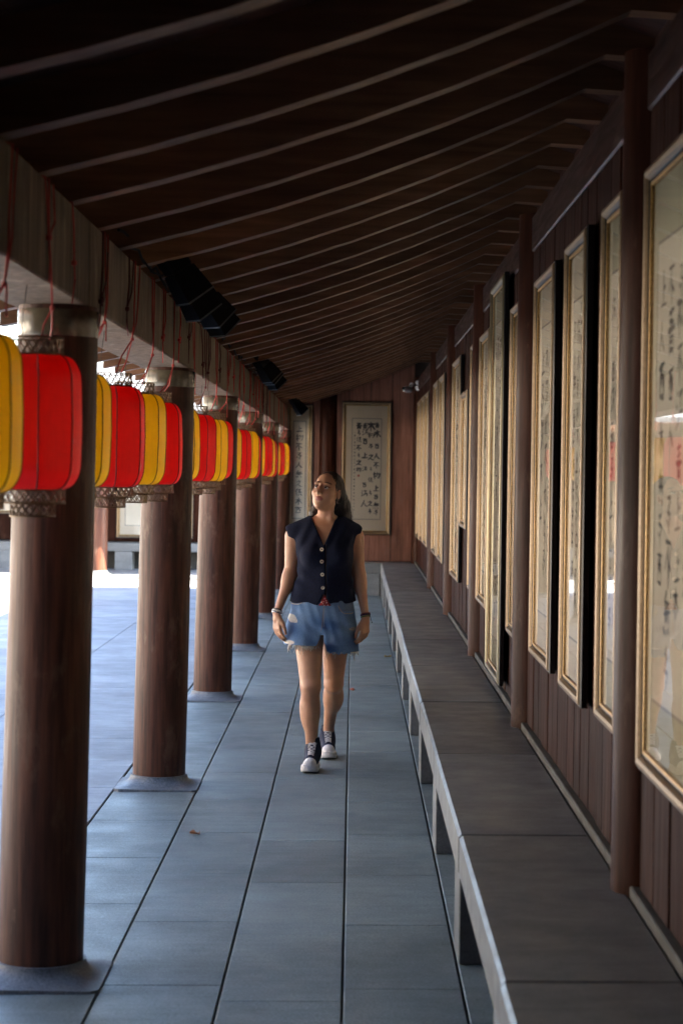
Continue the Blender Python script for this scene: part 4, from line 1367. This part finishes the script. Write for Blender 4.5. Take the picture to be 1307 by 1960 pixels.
# front placket edge: image-left side laps over the other
def lap(X, Y, Z):
    return np.maximum(np.maximum(np.abs(X + .1475 - .02 * np.clip((1.15 - Z), -1, .2)) - .0022, Y - 11.43), np.maximum(Z - 1.262, .93 - Z))
Vf.put(lap, (-.17, 11.3, .93), (-.12, 11.43, 1.27), .004, 's')
vm_, VV = Vf.mesh('vest', ORG, 1)
mv = NT('navy_linen')
vv_ = mv.coords((1, 1, 1), False)
mv.color(mv.mul((.0060, .0090, .026), mv.ramp(mv.noise(vv_, 90, 5, .7), [(.3, .7), (.7, 1.35)])))
mv.set(Roughness=.9, Specular_IOR_Level=.25); mv.bump(mv.noise(vv_, 420, 3, .6), .35, .0015)
M['vest'] = mv.m
vest = obj('vest', vm_, M['vest'], woman)
M['button'] = plain('horn_button', (.62, .52, .38), .35, nz=.2, nscale=120)
def surf_y(V_, x, z, r=.012):
    while True:
        m = (np.abs(V_[:, 0] - x) < r) & (np.abs(V_[:, 2] - z) < r)
        if m.any(): return V_[m][:, 1].min()
        r *= 1.5
for (bx_, bz_) in ((-.1715, 1.233), (-.170, 1.165), (-.166, 1.092), (-.162, 1.018)):
    by = surf_y(VV, bx_, bz_)
    b = MB().lathe([(.0015, -.0008), (.004, -.0016), (.0068, -.0030), (.0098, -.0034), (.0108, -.0015), (.0108, .0015)], 18, cap=False, axis='Y').build('button', M['button'], vest, 60, (bx_ - PX, by - PY - .001, bz_))
    MB().lathe([(.0001, -.0012), (.0038, -.0020)], 10, cap=False, axis='Y').build('thread', M['wire'], b)

# --- shorts
srows = [(0.70, -.166, 11.52, .178, .128), (0.76, -.165, 11.525, .183, .130), (0.82, -.164, 11.527, .186, .130), (0.88, -.164, 11.527, .181, .125), (0.945, -.163, 11.525, .171, .117)]
Sf = Field((-.43, 11.30, .62), (.10, 11.72, .95), .004)
def sfold(X, Y, Z):
    a = .0040 * np.sin(Z * 75 + X * 26 + 2 * np.sin(X * 20)) * np.exp(-((Z - .80) / .07) ** 2) * np.clip((X + .20) / .1, .2, 1)
    b = .0035 * np.sin((X + Z * 1.2) * 62) * np.exp(-((X + .22) / .08) ** 2) * np.exp(-((Z - .78) / .06) ** 2)
    return a + b + .0012 * np.sin(X * 130 + Z * 40)
Sf.loft(srows, 0, p=2.4, extra=sfold)
Sf.cap((-.255, 11.515, .80), (-.272, 11.475, .66), .108, .114, .02).cap((-.078, 11.545, .80), (-.062, 11.565, .63), .104, .110, .02)
def shem(X, Y, Z):
    z0 = np.where(X < -.168, .700 - .012 * np.clip((X + .39) / .22, 0, 1), .652 - .02 * np.clip((.05 - X) / .22, 0, 1) * np.clip((X + .17) / .1, 0, 1) + .03 * np.clip((-.145 - X) / .02, 0, 1))
    return z0 + .003 * np.sin(X * 210) + .002 * np.sin(X * 390 + 1) - Z + 0 * Y
Sf.put(shem, (-.5, 11.2, .6), (.2, 11.8, .76), 0, 'i', pad=.12)
def crease(X, Y, Z):   # gap between the legs
    return np.maximum(np.abs(X + .166 - (Z - .72) * .12) - .009 - np.clip(.735 - Z, 0, .1) * .34, np.maximum(Z - .752, 0 * Y - 1))
Sf.put(crease, (-.2, 11.2, .6), (-.13, 11.8, .76), .008, 's')
sm_, SV = Sf.mesh('shorts', ORG, 1)
x_, z_ = SV[:, 0], SV[:, 2]
rsn = np.random.RandomState(4)
base = np.tile(np.array([[.048, .130, .315]]), (len(SV), 1))
wash = np.clip(.5 + .5 * np.sin(z_ * 42 + x_ * 9) * np.sin(x_ * 17 + 1) + .35 * np.exp(-((x_ + .27) / .05) ** 2) + .3 * np.exp(-((x_ + .03) / .06) ** 2), 0, 1)[:, None]
base = base * (1 - .75 * wash) + np.array([[.20, .33, .52]]) * .75 * wash
def sp(mask, c, a=1.0):
    m_ = (np.clip(mask, 0, 1) * a)[:, None]
    base[:] = base * (1 - m_) + np.array([c]) * m_
fr = SV[:, 1] < 11.53
sp(fr * (1.35 - ((x_ + .333 - (z_ - .845) * -.5) / .024) ** 4 - ((z_ - .843) / .022) ** 4) * 3, (.70, .66, .58))
sp(fr * (1.3 - ((x_ - .012) / .024) ** 2 - ((z_ - .785) / .011) ** 2) * 1.5 * (rsn.rand(len(x_)) > .35), (.55, .46, .36))
sp(fr * (1.3 - ((x_ + .345) / .030) ** 2 - ((z_ - .712) / .011) ** 2) * 1.5, (.60, .54, .46))
sp(fr * (np.abs(x_ + .155) < .0035) * (z_ > .80) * 1.0, (.26, .34, .46), .7)
sp(fr * (1.2 - np.abs(z_ - .934) / .012) * (x_ < -.26) * (x_ > -.345) * 1.0, (.30, .40, .50), .8)
sp(fr * (x_ > -.075) * (x_ < .015) * (z_ > .885) * 1.0, (.10, .12, .14), .5)
hemz = np.where(x_ < -.168, .70, .652)
sp((1 - (z_ - hemz + .01) / .02), (.22, .32, .42), .55)
paint(sm_, base)
md = attr_mat('washed_denim', .85, 120, .14, bump=.5, bscale=600)
M['denim'] = md
shorts = obj('shorts', sm_, md, woman)
M['thread'] = plain('pale_thread', (.62, .56, .47), .8, nz=.1)
M['stitch'] = plain('tan_stitch', (.36, .28, .20), .8)
fr_ = MB()
for q in range(150):
    left = rs.random() < .5
    x = rs.uniform(-.352, -.178) if left else rs.uniform(-.155, .045)
    if not left and x < .0 and rs.random() < .85: continue
    z = (.700 - .012 * min(1, max(0, (x + .39) / .22))) if left else .652
    yy = surf_y(SV, x, z + .006, .01)
    L = rs.uniform(.010, .028) * (1.9 if rs.random() < .22 else 1)
    a = Vector((x, yy + .0015, z + .003))
    fr_.tube([p - Vector(ORG) for p in (a, a + Vector((rs.uniform(-.004, .004), -.001, -L * .5)), a + Vector((rs.uniform(-.008, .008), .001, -L)))], [.0021, .0019, .0011], 4)
fr_.build('frayed_threads', M['thread'], shorts, 180)['kind'] = 'stuff'
def stitch(pts, nm, mat, r=.0016):
    P2 = []
    for a, b in zip(pts[:-1], pts[1:]):
        for q in range(6):
            x, z = a[0] + (b[0] - a[0]) * q / 6, a[1] + (b[1] - a[1]) * q / 6
            P2.append((x - PX, surf_y(SV, x, z, .006) - PY - .0005, z))
    MB().tube(P2, r, 5).build(nm, mat, shorts, 180)
stitch([(-.076, .918), (-.060, .890), (-.045, .876), (-.005, .872), (.012, .878)], 'pocket_stitching', M['stitch'])
stitch([(-.155, .912), (-.160, .85), (-.164, .80), (-.172, .77)], 'fly_stitching', M['stitch'], .0013)
stitch([(-.345, .935), (-.335, .923), (-.30, .921), (-.272, .934)], 'pocket_edge', M['thread'], .002)
# red print scarf used as a belt
scf = MB()
sy = lambda x, z: min(surf_y(SV, x, min(z, .935), .01), surf_y(SV, x, .93, .01)) - .004
rows_ = []
for zi in range(7):
    z = .918 + zi * .009
    hw_ = max(.002, (.975 - z) * .62)
    rows_.append([(-.150 + s_ * hw_ - PX, sy(-.150 + s_ * hw_ * .8, z) - PY, z) for s_ in (-1, -.5, 0, .5, 1)])
scf.add([p for r_ in rows_ for p in r_], [(i * 5 + j, i * 5 + j + 1, i * 5 + j + 6, i * 5 + j + 5) for i in range(6) for j in range(4)])
msf = NT('red_print_cotton')
vo = msf.n('TexVoronoi'); vo.inputs['Scale'].default_value = 110; msf.l(msf.coords((1, 1, 1), False), vo.inputs['Vector'])
msf.color(msf.mul((.26, .010, .014), (.62, .50, .44), msf.ramp(vo.outputs['Distance'], [(.30, 1.0), (.36, 0.0)]), 'MIX'))
msf.set(Roughness=.8)
sc_ = scf.build('scarf_belt', msf.m, woman, 180)
sd = sc_.modifiers.new('t', 'SOLIDIFY'); sd.thickness = .003

# --- wrist things
def ring(c, r, axis, rad, nm, mat, sq=1.0):
    c = Vector(c) - Vector(ORG); a = Vector(axis).normalized(); u = a.orthogonal().normalized(); w = a.cross(u)
    MB().tube([c + (u * math.cos(t) * r + w * math.sin(t) * r * sq) for t in [2 * math.pi * q / 18 for q in range(19)]], rad, 6, cap=False).build(nm, mat, woman, 180)
wa = (-.071, -.095, -.218)
ring((-.4165, 11.4525, .878), .0265, wa, .0052, 'bracelet', plain('white_bangle', (.75, .70, .60), .4))
ring((-.4190, 11.449, .868), .0262, wa, .0042, 'bracelet', plain('silver_bangle', (.6, .6, .58), .25, .9))
ring((-.4140, 11.4555, .886), .0255, wa, .003, 'bracelet', M['wire'])
wb = (.04, -.05, -.24)
ring((.0775, 11.502, .862), .0265, wb, .004, 'bracelet', plain('dark_braid', (.03, .015, .04), .7))
ring((.0780, 11.501, .852), .0262, wb, .0028, 'bracelet', plain('green_braid', (.06, .20, .03), .7))
ring((.0772, 11.5025, .869), .0262, wb, .0028, 'bracelet', plain('red_braid', (.20, .02, .02), .7))
MB().tube([Vector(p) - Vector(ORG) for p in ((.102, 11.49, .862), (.108, 11.486, .845), (.112, 11.486, .828), (.116, 11.486, .818))], [.003, .002, .0022, .003], 5).build('bracelet_tie', M['wire'], woman, 180)

# --- shoes: platform high-tops (local: toe towards -y)
M['rubber'] = plain('white_rubber', (.66, .63, .60), .55, nz=.1, nscale=25)
M['canvas'] = plain('navy_canvas', (.012, .017, .042), .85, nz=.3, nscale=300)
M['sock'] = plain('navy_sock', (.006, .010, .022), .9, nz=.3, nscale=200)
M['lace'] = plain('white_lace', (.62, .60, .60), .7, nz=.1, nscale=200)
def cap2(X, Y, a, b, ra, rb):
    ab = np.array(b) - np.array(a); L2 = ab @ ab
    t = np.clip(((X - a[0]) * ab[0] + (Y - a[1]) * ab[1]) / L2, 0, 1)
    return np.sqrt((X - a[0] - t * ab[0]) ** 2 + (Y - a[1] - t * ab[1]) ** 2) - (ra + (rb - ra) * t)
F1 = Field((-.07, -.16, -.01), (.07, .16, .06), .0035)
def sole(X, Y, Z):
    d2 = cap2(X, Y, (0, -.078), (0, .095), .0495, .036)
    q = np.maximum(d2 + .003 * np.abs(Z - .02) / .02, np.abs(Z - .0215 - .012 * np.clip((-Y - .06) / .08, 0, 1) * (Z < .02)) - .0215)
    g = .0012 * (np.abs(Z - .030) < .0018) + .0012 * (np.abs(Z - .012) < .0018)
    return q + g
F1.put(sole, (-.06, -.15, 0), (.06, .15, .05), 0)
sole_me, _ = F1.mesh('sole', (0, 0, 0), 1)
F2 = Field((-.07, -.16, .02), (.07, .17, .19), .0035)
F2.cap((0, -.072, .040), (0, -.02, .050), .034, .038, 0).cap((0, -.025, .052), (0, .050, .098), .037, .044, .02).cap((0, .055, .06), (0, .085, .055), .038, .036, .02)
F2.cap((0, .045, .085), (0, .062, .150), .044, .041, .02)
F2.put(lambda X, Y, Z: .0405 - Z + 0 * X + 0 * Y, (-.1, -.2, 0), (.1, .2, .06), 0, 'i', pad=.2)
F2.put(lambda X, Y, Z: Z - (.152 + (Y - .06) * .25) + 0 * X, (-.1, -.2, .1), (.1, .2, .2), 0, 'i', pad=.2)
F2.cap((0, .060, .13), (0, .066, .20), .035, .035, 0, 's')
up_me, UV = F2.mesh('upper', (0, 0, 0), 1)
F3 = Field((-.07, -.16, .03), (.07, .0, .11), .0035)
F3.cap((0, -.077, .038), (0, -.045, .044), .0385, .038, 0)
F3.put(lambda X, Y, Z: np.maximum(.041 - Z, (Y + .062) + .30 * np.abs(X) ** 1.0 * 0 - .012 * np.cos(X * 36)) + 0 * X, (-.1, -.2, 0), (.1, .2, .1), 0, 'i', pad=.2)
cap_me, _ = F3.mesh('toe_cap', (0, 0, 0), 1)
def shoe(loc, rz, label):
    o = empty('shoe_root', loc, rz)
    o.parent = woman
    return o
def up_y(x, z):
    m = (np.abs(UV[:, 0] - x) < .006) & (np.abs(UV[:, 2] - z) < .006)
    return UV[m][:, 1].min() if m.any() else 0
def lace_mesh():
    m = MB()
    zs = [.097, .106, .115, .124, .133, .142]
    ys = [-.052, -.034, -.016, .000, .012, .018]
    def top(x, yv):
        mm = (np.abs(UV[:, 0] - x) < .005) & (np.abs(UV[:, 1] - yv) < .006)
        return UV[mm][:, 2].max() if mm.any() else .09
    for i in range(6):
        w = .017 + .001 * i
        yv = -.046 + i * .0135
        nx_ = yv + .0135
        for (xa, ya, xb, yb) in ((-w, yv, w, yv + .004), (-w, yv, w, nx_), (w, yv, -w, nx_)):
            pts = []
            for q in range(6):
                t = q / 5
                x, y = xa + (xb - xa) * t, ya + (yb - ya) * t
                pts.append((x, y - .001, top(x, y) + .0022 + .0025 * math.sin(math.pi * t)))
            m.tube(pts, .0028, 5)
    # bow
    z0 = top(0, .026) + .004
    for sg in (-1, 1):
        m.tube([(0, .028, z0), (sg * .014, .022, z0 + .006), (sg * .022, .012, z0 - .004), (sg * .010, .018, z0 - .008), (0, .027, z0)], .0026, 5)
        m.tube([(0, .027, z0), (sg * .012, .010, z0 - .008), (sg * .020, -.004, z0 - .022)], .0024, 5)
    return m
lace_me = lace_mesh().mesh('laces')
sock_me = MB().lathe([(.034, .118), (.0345, .15), (.0350, .172), (.033, .176), (.029, .1765)], 24, (0, .062, 0), cap=False).mesh('sock')
for (lx_s, ly_s, rz, lb, tl) in ((-.210, 11.365, R(-7), 'right', 0), (-.127, 11.915, R(4), 'left', 0)):
    sh = obj('shoe', sole_me, M['rubber'], woman, None, (lx_s - PX, ly_s - PY, 0.003))
    sh.rotation_euler = (0, 0, rz)
    sh['label'] = 'white platform sole of the navy canvas high-top'
    for nm, mee, mt in (('canvas_upper', up_me, M['canvas']), ('toe_cap', cap_me, M['rubber']), ('laces', lace_me, M['lace'])):
        p = obj(nm, mee, mt, sh)
    sk = obj('sock', sock_me, M['sock'], woman, None, (lx_s - PX, ly_s - PY, 0.003))
    sk.rotation_euler = (0, 0, rz)
for me_ in (lace_me, sock_me): me_.polygons.foreach_set('use_smooth', [True] * len(me_.polygons))
